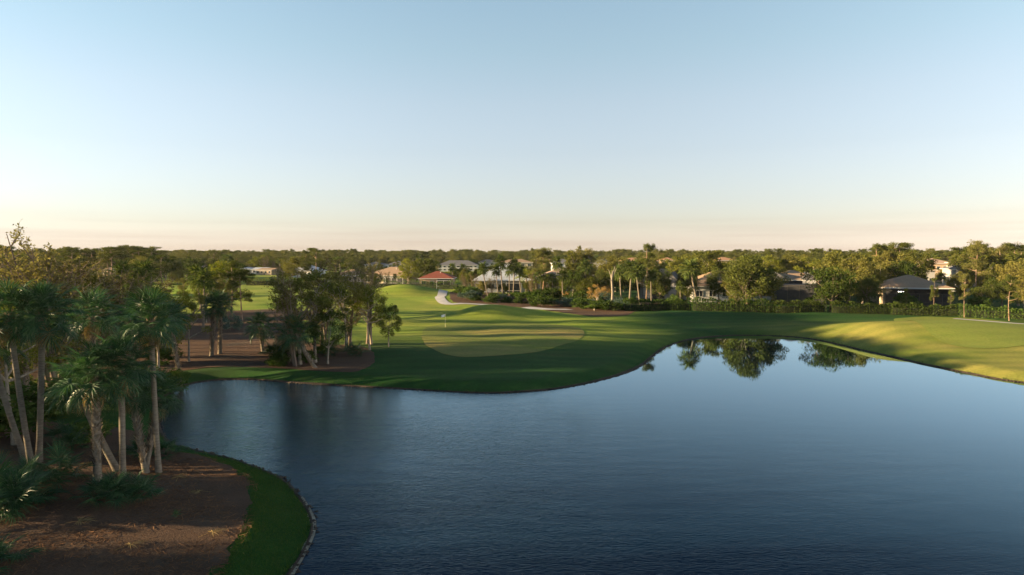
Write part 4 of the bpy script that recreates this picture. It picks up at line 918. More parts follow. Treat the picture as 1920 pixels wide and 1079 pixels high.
hl = [((1172, 150), (1230, 151), (1296, 151), 'light green hedge behind the blue green shrubs', 2.4, 1.8, 'leaf_hedge'), ((1300, 150), (1370, 148), (1450, 147), 'hedge in front of the white walled house', 2.6, 2.0, 'leaf_hedge'),
      ((1454, 146), (1500, 146), (1546, 146), 'hedge in front of the dark pool cage', 2.3, 1.9, 'leaf_oak'), ((1560, 145), (1610, 144), (1670, 143), 'dark hedge right of the pale forked trunk', 2.2, 2.0, 'leaf_oak'),
      ((1674, 142), (1740, 140), (1798, 138), 'dark hedge in front of the brown hip roofed house', 2.3, 1.9, 'leaf_oak'), ((1802, 137), (1860, 134), (1925, 131), 'hedge along the path behind the tee', 2.3, 1.9, 'leaf_hedge'), ((1928, 130), (2000, 127), (2080, 124), 'hedge running out past the tee', 2.3, 1.8, 'leaf_hedge')]
for a, b_, c, lb, h, t_, mt in hl: hedge(lb, [(at(q[0], q[1]), q[1]) for q in (a, b_, c)], h, t_, mat=mt)
hedge('clipped hedge between the far mound and the red roofed house', [(at(700, 240), 240), (at(780, 238), 238), (at(858, 234), 234)], 2.6, 2.2, 9, leaf=.36)
hedge('long sunlit hedge at the back of the far fairway', [(at(462, 262), 262), (at(520, 262), 262), (at(600, 258), 258)], 2.6, 2.2, 7, 'leaf_lime', leaf=.4)
CONES += [(700, 1000, 120, 232), (440, 700, 120, 255), (1170, 1920, 100, 152)]

# ------------------------------------------------------------------ palm row and the trees beyond the green
A = [
    ('palm', 916, 188, 499, 'palm with long pale trunk leaning left, first of the leaning row', {'v': 3, 'w': .8, 'rz': 0.1}),
    ('palm', 935, 190, 503, 'short leaning palm just right of the first leaning one', {'v': 0, 'w': .8, 'rz': .2}),
    ('palm', 944, 193, 486, 'tall palm in the middle of the leaning row', {'v': 0, 'w': .75, 'rz': 0}),
    ('palm', 962, 193, 492, 'upright palm in front of the white screen cage', {'v': 2, 'w': .8, 'rz': 0}),
    ('palm', 978, 190, 501, 'palm leaning left at the right end of the leaning row', {'v': 0, 'w': .8, 'rz': -.3}),
    ('palm', 955, 199, 503, 'half hidden palm behind the leaning row', {'v': 1, 'w': .75}),
    ('palm', 1014, 186, 512, 'palm with golden trunk left of the pine trunk', {'v': 1, 'w': .95}),
    ('palm', 1036, 187, 518, 'thick golden trunked palm right of the pine trunk', {'v': 1, 'w': 1.15}),
    ('palm', 1043, 208, 488, 'dark headed palm behind the pine', {'v': 2, 'w': .8}),
    ('feather', 987, 205, 476, 'feathery palm standing high above the palm row', {'w': .55}),
    ('umbrella', 1016, 188, 465, 'tall pine with rounded lime top rising from the palm row', {'v': 0, 'w': .85}),
    ('wispy', 996, 186, 506, 'orange brown bare cypress beside the palm row', {'w': .6}), ('wispy', 1006, 190, 512, 'second bare brown cypress near the pine trunk', {'w': .5}),
    ('column', 1074, 195, 461, 'tall pointed tree, left of the three spires', {'v': 0, 'w': 1.1}), ('column', 1088, 199, 460, 'tallest pointed tree in the middle of the three spires', {'v': 1, 'w': 1.0}), ('column', 1104, 196, 465, 'right of the three pointed tall trees', {'v': 2, 'w': 1.2}),
    ('oak', 1080, 184, 505, 'dark broad tree under the three spires', {'w': .95}), ('leafy', 1100, 178, 515, 'green tree behind the orange staked one', {'w': 1.1}), ('leafy', 1060, 186, 512, 'green tree left of the spires', {'w': .8}),
    ('palm', 1100, 186, 494, 'palm head against the right spire', {'v': 4, 'w': .9}), ('palm', 1056, 178, 512, 'palm at the foot of the spires', {'v': 2, 'w': .9}),
    ('palm', 1166, 170, 505, 'palm with golden boots right of the dead snag', {'v': 0, 'w': 1.0}), ('palm', 1180, 166, 498, 'broad headed palm behind the light hedge', {'v': 2, 'w': 1.15}), ('palm', 1202, 163, 505, 'palm with short pale trunk at the hedge', {'v': 4, 'w': 1.0}),
    ('palm', 1196, 178, 496, 'dusky palm left of the umbrella pine', {'v': 1, 'w': .9}), ('palm', 1222, 168, 512, 'palm under the umbrella pine', {'v': 2, 'w': .9}), ('oak', 1140, 182, 503, 'dark tree behind the dead snag', {'w': .9}),
    ('umbrella', 1212, 176, 456, 'tallest umbrella pine standing alone against the sky', {'v': 1, 'w': .62}), ('pine', 1232, 200, 466, 'smaller pine just right of the tallest one', {'v': 2, 'w': .8}),
    ('oak', 1238, 172, 503, 'dark round tree left of the gabled roof', {'w': .8}), ('lime', 1274, 215, 478, 'bright yellow green tree above the gabled roof', {'w': 1.1}), ('feather', 1290, 205, 480, 'feather palm in the yellow green tree', {'w': .6}),
    ('leafy', 1322, 192, 466, 'tall olive dome shaped tree behind the single palm', {'v': 1, 'w': 1.2}), ('palm', 1313, 158, 497, 'single palm with leaning pale trunk in front of the white house', {'v': 3, 'w': 1.1, 'rz': .3}),
    ('oak', 1288, 168, 508, 'dark tree between the gabled and the white walled houses', {'w': .75}), ('palm', 1276, 158, 533, 'short palm in the yard of the gabled house', {'v': 1, 'w': .8}), ('bush', 1262, 156, 552, 'orange green shrub by the yard palm', {}),
    ('oak', 1350, 172, 500, 'dark tree hiding the roof of the white house', {'w': .8}),
    ('oak', 1405, 152, 474, 'big round green tree in front of the white walled house', {'v': 1, 'w': .95}), ('leafy', 1382, 156, 500, 'lower left side tree of the big round one', {'v': 3, 'w': 1.0}),
    ('leafy', 1432, 158, 492, 'lower right side tree of the big round one', {'v': 0, 'w': 1.1}), ('lime', 1447, 240, 478, 'olive tree behind the big round one', {'w': 1.2}), ('leafy', 1480, 250, 475, 'olive tree above the pool cage roof', {'w': 1.2}),
    ('lime', 1522, 205, 483, 'bright yellow green tree right of the pool cage roof', {'w': 1.3}), ('leafy', 1505, 255, 474, 'brownish tree in the belt behind the pool cage', {'w': 1.2}),
    ('oak', 1558, 148, 500, 'old tree with pale forked trunk and wide limbs by the hedge', {'v': 0, 'w': 1.15}),
    ('palm', 1550, 160, 520, 'orange headed palm inside the old forked tree', {'v': 1, 'w': .7}),
    ('leafy', 1590, 172, 462, 'tall pale limbed tree behind the old forked one', {'v': 3, 'w': 1.15}), ('leafy', 1618, 165, 480, 'spreading olive tree right of the old forked one', {'v': 1, 'w': 1.0}), ('leafy', 1568, 190, 474, 'olive tree above the old forked one', {'w': 1.1}),
    ('oak', 1628, 158, 515, 'dark drooping tree between the old tree and the hip roof', {'w': .9}), ('oak', 1652, 176, 520, 'dark tree at the left corner of the hip roof', {'w': .7}),
    ('umbrella', 1642, 205, 456, 'umbrella pine with flat top, left of the two beside the sky', {'v': 1, 'w': .75}), ('umbrella', 1686, 200, 455, 'broad umbrella pine, right of the flat topped one', {'v': 2, 'w': .95}),
    ('leafy', 1664, 200, 470, 'tree between the two umbrella pines', {'w': 1.0}), ('leafy', 1722, 215, 464, 'dark green tree right of the umbrella pines', {'w': 1.0}), ('oak', 1700, 190, 488, 'dark tree under the broad umbrella pine', {'w': .9}),
    ('bush', 1700, 158, 548, 'dark shrub at the left end of the dark porch', {'w': 1.2}),
    ('pine', 1752, 140, 519, 'young pine with ball like tufts in front of the hip roof', {'v': 0, 'w': .5}), ('pine', 1811, 135, 513, 'young pine with pale leaning trunk, left of the pair by the path', {'v': 1, 'w': .6}),
    ('pine', 1896, 129, 513, 'young pine with pale trunk, right of the pair by the path', {'v': 3, 'w': .8}), ('pine', 1700, 146, 540, 'small dark pine against the dark hedge', {'v': 4, 'w': .5}), ('pine', 1786, 142, 542, 'small round tree beside the hip roofed house', {'w': .6}),
    ('pine', 1834, 175, 450, 'tall yellow green pine right of the pink roofs', {'v': 2, 'w': .9}), ('column', 1839, 190, 503, 'narrow lime green tree in front of the pale yellow house', {'w': .9}), ('column', 1862, 180, 492, 'narrow golden tree beside the lime one', {'v': 1, 'w': 1.1}),
    ('pine', 1872, 210, 458, 'pine behind the golden narrow tree', {'v': 3, 'w': 1.1}), ('pine', 1898, 215, 455, 'broad pine group near the picture edge', {'v': 1, 'w': 1.3}), ('leafy', 1912, 165, 478, 'olive tree at the picture edge', {'w': 1.0}),
    ('oak', 1850, 158, 532, 'dark palmetto like tree under the tall pine', {'w': 1.0}), ('oak', 1880, 160, 520, 'dark tree behind the young pine pair', {'w': 1.0}), ('oak', 1800, 180, 508, 'dark tree at the right corner of the hip roof', {'w': .8}), ('leafy', 1925, 150, 520, 'green tree cut by the picture edge', {'w': 1.0}),
    ('wispy', 694, 250, 500, 'brown twiggy tree before the left part of the brown hip roof', {'w': 1.2}), ('leafy', 706, 253, 512, 'olive tree before the brown hip roofed house', {'w': 1.3}), ('wispy', 726, 252, 508, 'thin twiggy tree before the screened porch', {'w': .9}), ('palm', 740, 251, 516, 'small palm before the screened porch', {'w': .9}),
    ('lime', 766, 258, 484, 'lime green tree between the hip roof and the red roof', {'v': 1, 'w': 1.1}), ('oak', 796, 268, 484, 'dark round tree behind the red roof', {'w': 1.2}), ('palm', 848, 262, 498, 'bushy palm behind the red roof', {'w': .9}), ('palm', 868, 268, 499, 'palm left of the pale metal roof', {'w': .9}), ('leafy', 880, 236, 508, 'green tree at the left end of the pale metal roof', {'w': .8}),
    ('wispy', 872, 206, 514, 'brown twiggy tree beside the cart path', {'v': 0, 'w': 1.4}), ('wispy', 888, 212, 512, 'second brown twiggy tree by the cart path', {'v': 1, 'w': 1.2}),
    ('banana', 896, 200, 540, 'banana plant with broad lit leaves', {}), ('banana', 906, 198, 543, 'second banana plant near the red shrub', {}), ('banana', 921, 196, 543, 'third banana plant at the palm row', {}),
    ('red_bush', 891, 194, 557, 'red leaved shrub at the edge of the mulch bed', {'w': 1.2}), ('bush', 875, 198, 549, 'grey green round shrub beside the red shrub', {'w': 1.5}), ('bush', 966, 188, 547, 'green shrub among the leaning palm trunks', {'w': 1.5}), ('bush', 1007, 180, 559, 'low shrub under the golden trunked palm', {'w': 1.5}), ('bush', 1022, 178, 560, 'low clipped shrub under the pine', {'w': 1.5}),
    ('leafy', 905, 200, 526, 'round green shrub tree before the pale metal roof', {'w': 1.3}), ('wispy', 922, 200, 520, 'twiggy brown tree before the pale metal roof', {'w': 1.3}), ('leafy', 942, 201, 530, 'dark leafy mass among the leaning trunks', {'w': 1.5}), ('leafy', 992, 200, 524, 'green mass at the right end of the metal roofed house', {'w': 1.3}), ('oak', 1028, 204, 512, 'dark tree behind the pine trunk', {'w': 1.0}),
    ('bush', 925, 194, 549, 'green shrub under the first leaning palm', {'w': 1.5}), ('bush', 945, 194, 552, 'shrub at the middle of the palm row', {'w': 1.5}), ('bush', 985, 190, 550, 'shrub at the end of the palm row', {'w': 1.5}), ('bush', 855, 200, 552, 'small shrub by the curve of the cart path', {'w': 1.5}), ('bush', 1044, 176, 560, 'rounded shrub between pine and spires', {'w': 1.5}), ('orange', 1060, 178, 545, 'small golden tree under the spires', {'w': .7}),
    ('bush', 1086, 166, 558, 'dark shrub left of the staked orange tree', {'w': 1.5}), ('blue_bush', 1105, 163, 560, 'blue green shrub behind the tree stakes', {'w': 1.3}), ('blue_bush', 1140, 158, 564, 'wide silvery blue green shrub right of the tree stakes', {'w': 1.5}), ('blue_bush', 1158, 160, 566, 'low blue green shrub at the end of the mulch', {'w': 1.2}), ('bush', 1168, 152, 578, 'tiny dark shrub alone on the mulch end', {}),
    ('orange', 1121, 158, 530, 'orange leaved young tree held by three stakes', {'v': 0, 'w': 1.05}), ('bush', 1060, 164, 572, 'small round shrub at the pale path patch', {}),
    ('bush', 1520, 150, 558, 'palm like shrub in front of the pool cage', {'w': 1.2}), ('bush', 1835, 150, 556, 'shrub by the porch end', {'w': 1.2}),
    ('umbrella', 245, 330, 460, 'broad flat pine highest on the left skyline', {'v': 0, 'w': 1.3}), ('umbrella', 262, 335, 461, 'pine right beside the highest on the left skyline', {'v': 1, 'w': 1.1}), ('umbrella', 210, 340, 464, 'pine in the left skyline row', {'v': 2, 'w': 1.3}), ('umbrella', 176, 335, 465, 'left end pine of the skyline row', {'v': 1, 'w': 1.2}),
    ('umbrella', 298, 345, 470, 'low pine at the right end of the left skyline row', {'v': 0, 'w': 1.0}), ('umbrella', 592, 300, 465, 'pine rising above the bare island trees', {'v': 2, 'w': .9}), ('pine', 574, 310, 468, 'thin pine left of the rising one', {'w': .8}), ('umbrella', 402, 350, 470, 'dark pine on the skyline above the fairway trees', {'w': 1.2}), ('umbrella', 135, 300, 466, 'pine behind the tall sparse bare tree', {'v': 2, 'w': 1.1}), ('umbrella', 8, 260, 460, 'dark pine mass at the left picture edge', {'v': 0, 'w': 1.3}),
]
for k, px, Y, top, lb, kw in A: putp(k, px, Y, top, lb, **kw)
# dead snag, three stakes, golf flag
x, Y_ = at(1148, 166), 166; root = empty('dead_tree', (x, Y_, hz(x, Y_))); tag(root, 'bare dead tree trunk with stubby branches lit orange', 'dead tree')
tb = MB(); tb.tube([(0, 0, -.3), (.1, 0, 3), (-.1, 0, 6), (.1, 0, 8.3)], [.34, .28, .25, .12], 8)
tb.build('trunk', M['bark_grey'], root)
for p1, p2 in (((-.1, 0, 6), (-.9, .2, 8.6)), ((0, 0, 6.6), (1.0, -.2, 8.9)), ((-.05, 0, 5.6), (-.9, -.3, 6.2)), ((.05, 0, 7.2), (.7, .3, 9.4))):
    b_ = MB(); b_.tube([p1, tuple((a + c) / 2 + .08 for a, c in zip(p1, p2)), p2], [.14, .1, .04], 6); b_.build('branch', M['bark_grey'], root)
x, Y_ = at(1121, 157.4), 157.4; z = hz(x, Y_); root = empty('tree_stakes', (x, Y_, z)); tag(root, 'three pale wooden stakes propping the orange leaved tree', 'tree stakes')
for a in (0.2, 2.3, 4.3):
    b_ = MB(); b_.tube([(1.1 * math.cos(a), 1.1 * math.sin(a), -.2), (.12 * math.cos(a), .12 * math.sin(a), 2.5)], .06, 6); b_.build('stake', M['wood_stake'], root)
x, Y_, z = ground(835, 614); root = empty('golf_flag', (x, Y_, z)); tag(root, 'white golf flag on a thin pole on the putting green', 'golf flag')
b_ = MB(); b_.tube([(0, 0, -.1), (0, 0, 2.25)], .035, 6); b_.build('pole', M['flag_pole'], root)
b_ = MB(); V = [(-.02 - .62 * u, .05 * math.sin(u * 5), 2.22 - .42 * v - .16 * u) for u in (0, .33, .66, 1) for v in (0, 1)]; b_.add(V, [(2 * i, 2 * i + 1, 2 * i + 3, 2 * i + 2) for i in range(3)]); f = b_.build('flag', M['flag'], root)
b_ = MB(); b_.tube([(0, 0, .0), (0, 0, .012)], .08, 10); b_.build('cup', M['frame_dark'], root)

# ------------------------------------------------------------------ belt of trees among the houses
def blocked(px, Y):
    return any(a <= px <= b_ and c <= Y <= d for a, b_, c, d in CONES)
sky_px = [-200, 0, 110, 300, 330, 560, 640, 980, 1000, 1120, 1200, 1250, 1560, 1650, 1900, 2200]
sky_py = [466, 466, 468, 470, 476, 475, 477, 477, 475, 476, 476, 477, 476, 470, 464, 464]
wood_kinds = ['oak', 'leafy', 'leafy', 'pine', 'pine', 'lime', 'oak', 'umbrella', 'column', 'palm', 'wispy', 'leafy']
desc = {'oak': 'dark rounded tree in the wooded belt among the far roofs', 'leafy': 'olive green tree in the wooded belt among the far roofs', 'lime': 'yellow green tree in the wooded belt among the far roofs', 'pine': 'pine in the wooded belt among the far roofs',
        'umbrella': 'flat topped pine in the wooded belt among the far roofs', 'column': 'narrow tree in the wooded belt among the far roofs', 'palm': 'palm in the wooded belt among the far roofs', 'wispy': 'brown bare tree in the wooded belt among the far roofs'}
r = np.random.default_rng(11); cnt = 0
while cnt < 560:
    px = r.uniform(-120, 2040); Y = 172 + 340 * r.random() ** .8
    if blocked(px, Y) or (px < 700 and Y < 262): continue
    x = at(px, Y); lim = np.interp(px, sky_px, sky_py); k = wood_kinds[r.integers(len(wood_kinds))]; z = hz(x, Y)
    half = 4.5 / Y * FOC; rows = [q[3] for q in LOW if q[0] - half < px < q[1] + half and Y < q[2]]
    if rows and r.random() < .82: lim = max(lim, max(rows) - 2)
    h = min(r.uniform(6.5, 13), ztop(lim + r.uniform(1, 9), Y) - z)
    if h < 4.2 or any((x - a) ** 2 + (Y - b_) ** 2 < 14 for a, b_, _ in trees[-300:]): continue
    put(k, x, Y, h, desc[k], w=r.uniform(1.15, 1.75), group='%s trees of the wooded belt' % NAMES[k][0].split('_')[0]); cnt += 1
# trees of the left middle ground between the bank and the far pond
for i in range(80):
    px = r.uniform(-60, 430); Y = r.uniform(70, 205)
    x = at(px, Y)
    if (px > 285 and 74 < Y < 132) or (84 < Y < 125 and abs(x) < 62): continue
    if blocked(px, Y) or (x - pond_c[0]) ** 2 + (Y - pond_c[1]) ** 2 < 20 ** 2 or (205 < px < 330 and 120 < Y < 185) or Y < 100 and px > 340: continue
    k = ['wispy', 'wispy', 'thicket', 'thicket', 'leafy', 'wispy', 'pine'][r.integers(7)]
    top = r.uniform(488, 530) if px < 200 else r.uniform(508, 540); put(k, x, Y, max(3.5, min(12 if Y > 130 or Y < 84 else .105 * abs(x), ztop(top, Y) - hz(x, Y))), {'wispy': 'brown twiggy tree', 'thicket': 'loose green tree', 'leafy': 'olive green tree', 'lime': 'yellow green tree', 'oak': 'dark round tree', 'pine': 'pine'}[k] + ' in the thicket left of the far pond', w=1.15, group='%s trees of the left thicket' % NAMES[k][0].split('_')[0])
for i, (px, Y) in enumerate([(150, 47), (215, 58), (20, 60), (300, 80), (90, 66)]):
    put('bush', at(px, Y), Y, r.uniform(1.4, 2.2), 'dark understorey shrub among the left palm trunks', w=1.5, group='understorey shrubs of the west bank')

r = np.random.default_rng(23)
for i in range(16):
    px = r.uniform(1640, 1935); Y = r.uniform(200, 270); x = at(px, Y)
    k = ['pine', 'umbrella', 'leafy', 'pine'][i % 4]; put(k, x, Y, ztop(r.uniform(455, 468), Y) - hz(x, Y), {'pine': 'tall pine', 'umbrella': 'flat topped tall pine', 'leafy': 'tall olive tree'}[k] + ' on the skyline above the pink roofs', w=r.uniform(.9, 1.3), group='%s skyline trees above the pink roofs' % NAMES[k][0].split('_')[0])
for i in range(12):
    px = r.uniform(115, 305); Y = r.uniform(285, 345); x = at(px, Y)
    put('umbrella', x, Y, ztop(r.uniform(462, 470), Y) - hz(x, Y), 'flat topped pine in the left skyline row', w=r.uniform(1.2, 1.6), group='pines of the left skyline row')
for i in range(44):
    px = r.uniform(862, 1175); Y = r.uniform(170, 204) - (px - 860) * .08; x = at(px, Y); k = ['bush', 'bush', 'bush', 'blue_bush', 'banana', 'bush'][r.integers(6)]
    put(k, x, Y, r.uniform(1.4, 3.2), {'bush': 'low green shrub', 'blue_bush': 'blue green shrub', 'banana': 'broad leaved plant'}[k] + ' filling the bed under the palm row', w=r.uniform(1.2, 1.8), group={'bush': 'green shrubs', 'blue_bush': 'blue green shrubs', 'banana': 'broad leaved plants'}[k] + ' of the palm row bed')

# ------------------------------------------------------------------ far woods to the horizon (uncountable)
n = 13000; u = r.random(n); dist = 500 * (4600 / 500) ** (u ** .85); ang = r.uniform(R(-44), R(44), n); X = dist * np.sin(ang); Y_ = dist * np.cos(ang)
px_ = 960 + X / Y_ * FOC; keep = np.array([not any(a <= p_ <= b_ and c <= y_ <= d for a, b_, c, d in CONES) for p_, y_ in zip(px_, Y_)]); X, Y_, dist = X[keep], Y_[keep], dist[keep]
n = len(X); pm = bpy.data.meshes.new('forest'); pm.vertices.add(n); pm.vertices.foreach_set('co', np.column_stack([X, Y_, hfun(X, Y_)]).astype(np.float32).ravel())
def attr(nm, t_, a): k_ = pm.attributes.new(nm, t_, 'POINT'); k_.data.foreach_set('value', a)
sc_ = r.uniform(.75, 1.1, n) * (1 + .25 * (dist > 1500)); attr('sc', 'FLOAT', sc_.astype(np.float32)); attr('rz', 'FLOAT', r.uniform(0, 6.28, n).astype(np.float32)); attr('vi', 'INT', r.integers(0, 6, n).astype(np.int32))
forest = link('forest', pm); tag(forest, 'olive green wooded plain reaching to the horizon', kind='stuff')
ng = bpy.data.node_groups.new('forest_nodes', 'GeometryNodeTree'); ng.interface.new_socket('Geometry', in_out='INPUT', socket_type='NodeSocketGeometry'); ng.interface.new_socket('Geometry', in_out='OUTPUT', socket_type='NodeSocketGeometry')
gi = ng.nodes.new('NodeGroupInput'); go = ng.nodes.new('NodeGroupOutput'); jn = ng.nodes.new('GeometryNodeJoinGeometry')
def na(nm, t_): q = ng.nodes.new('GeometryNodeInputNamedAttribute'); q.data_type = t_; q.inputs[0].default_value = nm; return q
sca, rza, via = na('sc', 'FLOAT'), na('rz', 'FLOAT'), na('vi', 'INT')
crx = ng.nodes.new('ShaderNodeCombineXYZ'); ng.links.new(rza.outputs[0], crx.inputs[2])
def crown_of(k, v): return next(o for o in bpy.data.objects if o.data is K[k][v][2])
for i, (k, v) in enumerate((('leafy', 0), ('pine', 1), ('oak', 1), ('umbrella', 2), ('leafy', 2), ('pine', 3))):
    oi = ng.nodes.new('GeometryNodeObjectInfo'); oi.inputs[0].default_value = crown_of(k, v); oi.transform_space = 'ORIGINAL'
    iop = ng.nodes.new('GeometryNodeInstanceOnPoints'); cmp_ = ng.nodes.new('FunctionNodeCompare'); cmp_.data_type = 'INT'; cmp_.operation = 'EQUAL'
    ins_ = [s_ for s_ in cmp_.inputs if s_.type == 'INT']; ng.links.new(via.outputs[0], ins_[0]); ins_[1].default_value = i
    ng.links.new(gi.outputs[0], iop.inputs['Points']); ng.links.new(cmp_.outputs[0], iop.inputs['Selection']); ng.links.new(oi.outputs['Geometry'], iop.inputs['Instance'])
    ng.links.new(crx.outputs[0], iop.inputs['Rotation']); ng.links.new(sca.outputs[0], iop.inputs['Scale']); ng.links.new(iop.outputs[0], jn.inputs[0])
ng.links.new(jn.outputs[0], go.inputs[0]); md = forest.modifiers.new('trees', 'NODES'); md.node_group = ng

# ------------------------------------------------------------------ ground litter, grass blades and clods (uncountable)
r = np.random.default_rng(5)
def scatter_mesh(name, P_, mk, mat, label):
    V = []; F = []; n0 = 0
    V, F = mk(P_); o = link(name, npmesh(name, V, [F], mat)); tag(o, label, kind='stuff'); return o
# fallen pine straw and palm debris on the near bed
bp = np.array(bedA); x0, x1, y0, y1 = -34, -8, 24, 46
X = r.uniform(x0, x1, 30000); Y_ = r.uniform(y0, y1, 30000); k = inside(offset(bp, .35), X, Y_) & (~inside(lake, X, Y_)) & (np.sin(X * .9 + 2 * np.sin(Y_ * .5)) + np.sin(Y_ * 1.1 + X * .3) + r.normal(size=30000) * .8 > -.2)
X, Y_ = X[k], Y_[k]; Z = hfun(X, Y_) + .05
def needles(P_):
    n = len(P_); a = r.uniform(0, 6.28, n); l = r.uniform(.06, .26, n); d = np.column_stack([np.cos(a), np.sin(a), r.normal(size=n) * .18]) * l[:, None]; w = np.column_stack([-np.sin(a), np.cos(a), r.normal(size=n) * .4]) * .011
    V = np.stack([P_ - d - w, P_ - d + w, P_ + d + w, P_ + d - w], 1); return V.reshape(-1, 3), np.arange(4 * n).reshape(n, 4)
M['straw'] = leafmat('pine_straw', (0.20, 0.11, 0.06), (0.075, 0.045, 0.03), 0.1)
scatter_mesh('pine_straw', np.column_stack([X, Y_, Z]), needles, M['straw'], 'loose straw littering the bed under the palms')
for i, (px, py) in enumerate(((330, 905), (120, 985), (395, 925), (215, 1035), (372, 1010), (150, 880))):
    x, y, z = ground(px, py); root = empty('fallen_frond', (x, y, z + .06), r.uniform(0, 6.28)); tag(root, ('dry palm frond lying right of the slender waterside palm', 'dry palm frond lying near the corner palmettos', 'dry palm frond lying near the grass edge', 'dry palm frond lying in the lower sunlit mulch', 'dry palm frond lying in the middle of the lower mulch', 'dry palm frond lying between the grey trunk and the shaggy palm')[i], 'fallen frond')
    f = link('frond_blade', FRONDS_DRY[i % 2], root); f.rotation_euler = (R(4), R(r.uniform(-10, 10)), 0); f.scale = (.8, .8, .35)
# blades on the spit and its edge
def blades(P_, h=.12, w=.018):
    n = len(P_); a = r.uniform(0, 6.28, n); hh = h * r.uniform(.5, 1.3, n); b0 = np.column_stack([np.cos(a), np.sin(a), 0 * a]) * w; t_ = np.column_stack([r.normal(size=n) * .5, r.normal(size=n) * .5, np.ones(n)]) * hh[:, None]
    V = np.stack([P_ - b0, P_ + b0, P_ + t_], 1); return V.reshape(-1, 3), np.arange(3 * n).reshape(n, 3)
M['blade'] = leafmat('grass_blade', (0.022, 0.075, 0.014), (0.07, 0.10, 0.028), 0.3)
X = r.uniform(-24, -6, 150000); Y_ = r.uniform(27, 46, 150000); k = (~inside(bp, X, Y_)) & (~inside(lake, X, Y_)); X, Y_ = X[k], Y_[k]; k = polydist(lake, X, Y_) > .12; X, Y_ = X[k], Y_[k]
scatter_mesh('grass', np.column_stack([X, Y_, hfun(X, Y_) - .01]), lambda P_: blades(P_, .085, .014), M['blade'], 'short green grass on the spit between mulch and water')
k = (L[:, 1] > 27) & (L[:, 1] < 120); Ls = L[k]; i = r.integers(0, len(Ls), 9000); off = r.normal(size=9000) * .22
X = Ls[i, 0] + r.normal(size=9000) * .3; Y_ = Ls[i, 1] + r.normal(size=9000) * .3; Z = hfun(X, Y_); k = Z > .03; X, Y_, Z = X[k], Y_[k], Z[k]
scatter_mesh('shore_grass', np.column_stack([X, Y_, Z]), lambda P_: blades(P_, .22, .03), M['blade'], 'rough grass tufts fringing the waterline')
# ragged clods along the waterline
i = r.integers(0, len(Ls), 2600); P_ = np.column_stack([Ls[i, 0] + r.normal(size=2600) * .12, Ls[i, 1] + r.normal(size=2600) * .12, r.uniform(-.02, .05, 2600)])
base = np.array([(1, 0, 0), (-1, 0, 0), (0, 1, 0), (0, -1, 0), (0, 0, .7), (0, 0, -.7)], float); ff = np.array([(0, 2, 4), (2, 1, 4), (1, 3, 4), (3, 0, 4), (2, 0, 5), (1, 2, 5), (3, 1, 5), (0, 3, 5)])
V = P_[:, None, :] + base[None] * (r.uniform(.03, .16, 2600)[:, None, None] * np.array([1, 1, .6])) * r.uniform(.6, 1.4, (2600, 6, 1)); F = (ff[None] + (np.arange(2600) * 6)[:, None, None]).reshape(-1, 3)
o = link('shore_clods', npmesh('shore_clods', V.reshape(-1, 3), [F], M['dirt'])); tag(o, 'dark clods and roots along the waterline', kind='stuff')
# ------------------------------------------------------------------ evening air
b_ = MB(); b_.box(-9500, 9500, -9500, 12500, -3.2, 26)
m = bpy.data.materials.new('air'); m.use_nodes = True; t = m.node_tree; t.nodes.clear(); o_ = t.nodes.new('ShaderNodeOutputMaterial'); v = t.nodes.new('ShaderNodeVolumePrincipled')
v.inputs['Color'].default_value = (0.90, 0.90, 0.92, 1); v.inputs['Density'].default_value = 0.00004; v.inputs['Anisotropy'].default_value = 0.2; t.links.new(v.outputs[0], o_.inputs['Volume'])
hz_ = b_.build('haze', m); tag(hz_, 'thin evening haze over the plain', kind='stuff')

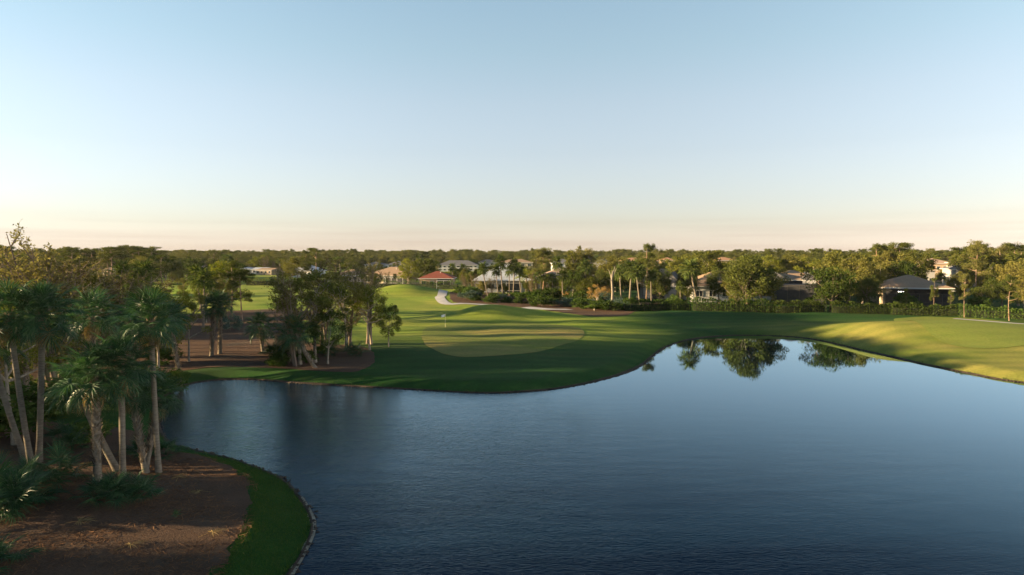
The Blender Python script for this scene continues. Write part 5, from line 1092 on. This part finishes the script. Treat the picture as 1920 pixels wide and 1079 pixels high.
# ------------------------------------------------------------------ labels for the many trees and shrubs: where each one stands
MARK = [(733, 268, 'brown screened porch house'), (817, 238, 'red tiled roof'), (944, 214, 'pale metal roof'), (1048, 222, 'cream house by the pines'), (1254, 186, 'brown gabled roof'),
        (1374, 176, 'white walled house'), (1506, 176, 'dark pool cage'), (1738, 164, 'dark porch house'), (703, 500, 'far white block'), (858, 470, 'long slate roofed block'),
        (968, 430, 'cream far house'), (1133, 380, 'grey gabled far house'), (1201, 420, 'long orange roof'), (1362, 400, 'far orange roof'), (458, 420, 'bright white far roof'),
        (500, 390, 'tan gabled house'), (571, 350, 'white roof past the island'), (367, 430, 'small far tan roof'), (201, 380, 'tiny pink walled house'), (1762, 290, 'big pink tiled house'),
        (1847, 250, 'pale yellow house'), (1678, 300, 'peach house'), (1923, 320, 'edge pink roof'), (283, 196, 'far pond'), (76, 41, 'straight grey palm'), (172, 52, 'booted palm'), (298, 40, 'slender waterside palm'),
        (404, 87, 'patterned palm pair'), (30, 260, 'dark edge pines'), (245, 332, 'highest skyline pine'), (640, 300, 'house behind the bare trees'), (1120, 158, 'staked orange tree'), (1019, 186, 'palm row pine'),
        (937, 192, 'leaning palm row'), (891, 194, 'red leaved shrub'), (1090, 196, 'three tall spires'), (1610, 170, 'pale limbed tree')]
KW = {'oak_tree': 'dark rounded tree', 'leafy_tree': 'olive green tree', 'yellow_green_tree': 'yellow green tree', 'pine_tree': 'green pine', 'umbrella_pine': 'flat topped pine', 'columnar_tree': 'narrow upright tree',
      'cabbage_palm': 'cabbage palm', 'bare_tree': 'brown twiggy tree', 'shrub': 'green shrub', 'blue_green_shrub': 'blue green shrub', 'banana_plant': 'broad leaved plant', 'unseen_shade_pine': 'tall pine'}
import collections
byl = collections.defaultdict(list)
for o in list(bpy.data.objects):
    if o.parent is None and o.get('group') and o.name.split('.')[0] in KW:
        x, y = o.location.x, o.location.y; g_ = o['group']
        if y < 20 or abs(x) > y * .82: continue
        px = 960 + x / y * FOC
        mk = min(MARK, key=lambda m_: math.hypot((x - at(m_[0], m_[1])), (y - m_[1]) * .8))
        dx = x - at(mk[0], mk[1]); dy = y - mk[1]
        if abs(dx) < abs(dy) * .5: rel = 'well behind' if dy > 22 else 'behind' if dy > 0 else 'well in front of' if dy < -22 else 'in front of'
        else: rel = ('just ' if abs(dx) < 12 else 'well to the ' if abs(dx) > 32 else 'to the ') + ('left of' if dx < 0 else 'right of')
        sc_o = o.scale.z; size = 'low ' if sc_o < .82 else 'tall ' if sc_o > 1.12 else ''
        byl['%s%s %s the %s' % (size, KW[o.name.split('.')[0]], rel, mk[2])].append(o)
ORD = {2: ('nearer', 'farther'), 3: ('nearest', 'middle', 'farthest'), 4: ('nearest', 'second nearest', 'third nearest', 'farthest')}
for lb, os_ in byl.items():
    os_.sort(key=lambda q: q.location.y)
    for i, o in enumerate(os_):
        o['label'] = lb if len(os_) == 1 or len(os_) > 4 else ORD[len(os_)][i] + ' ' + lb
bpy.context.view_layer.update()
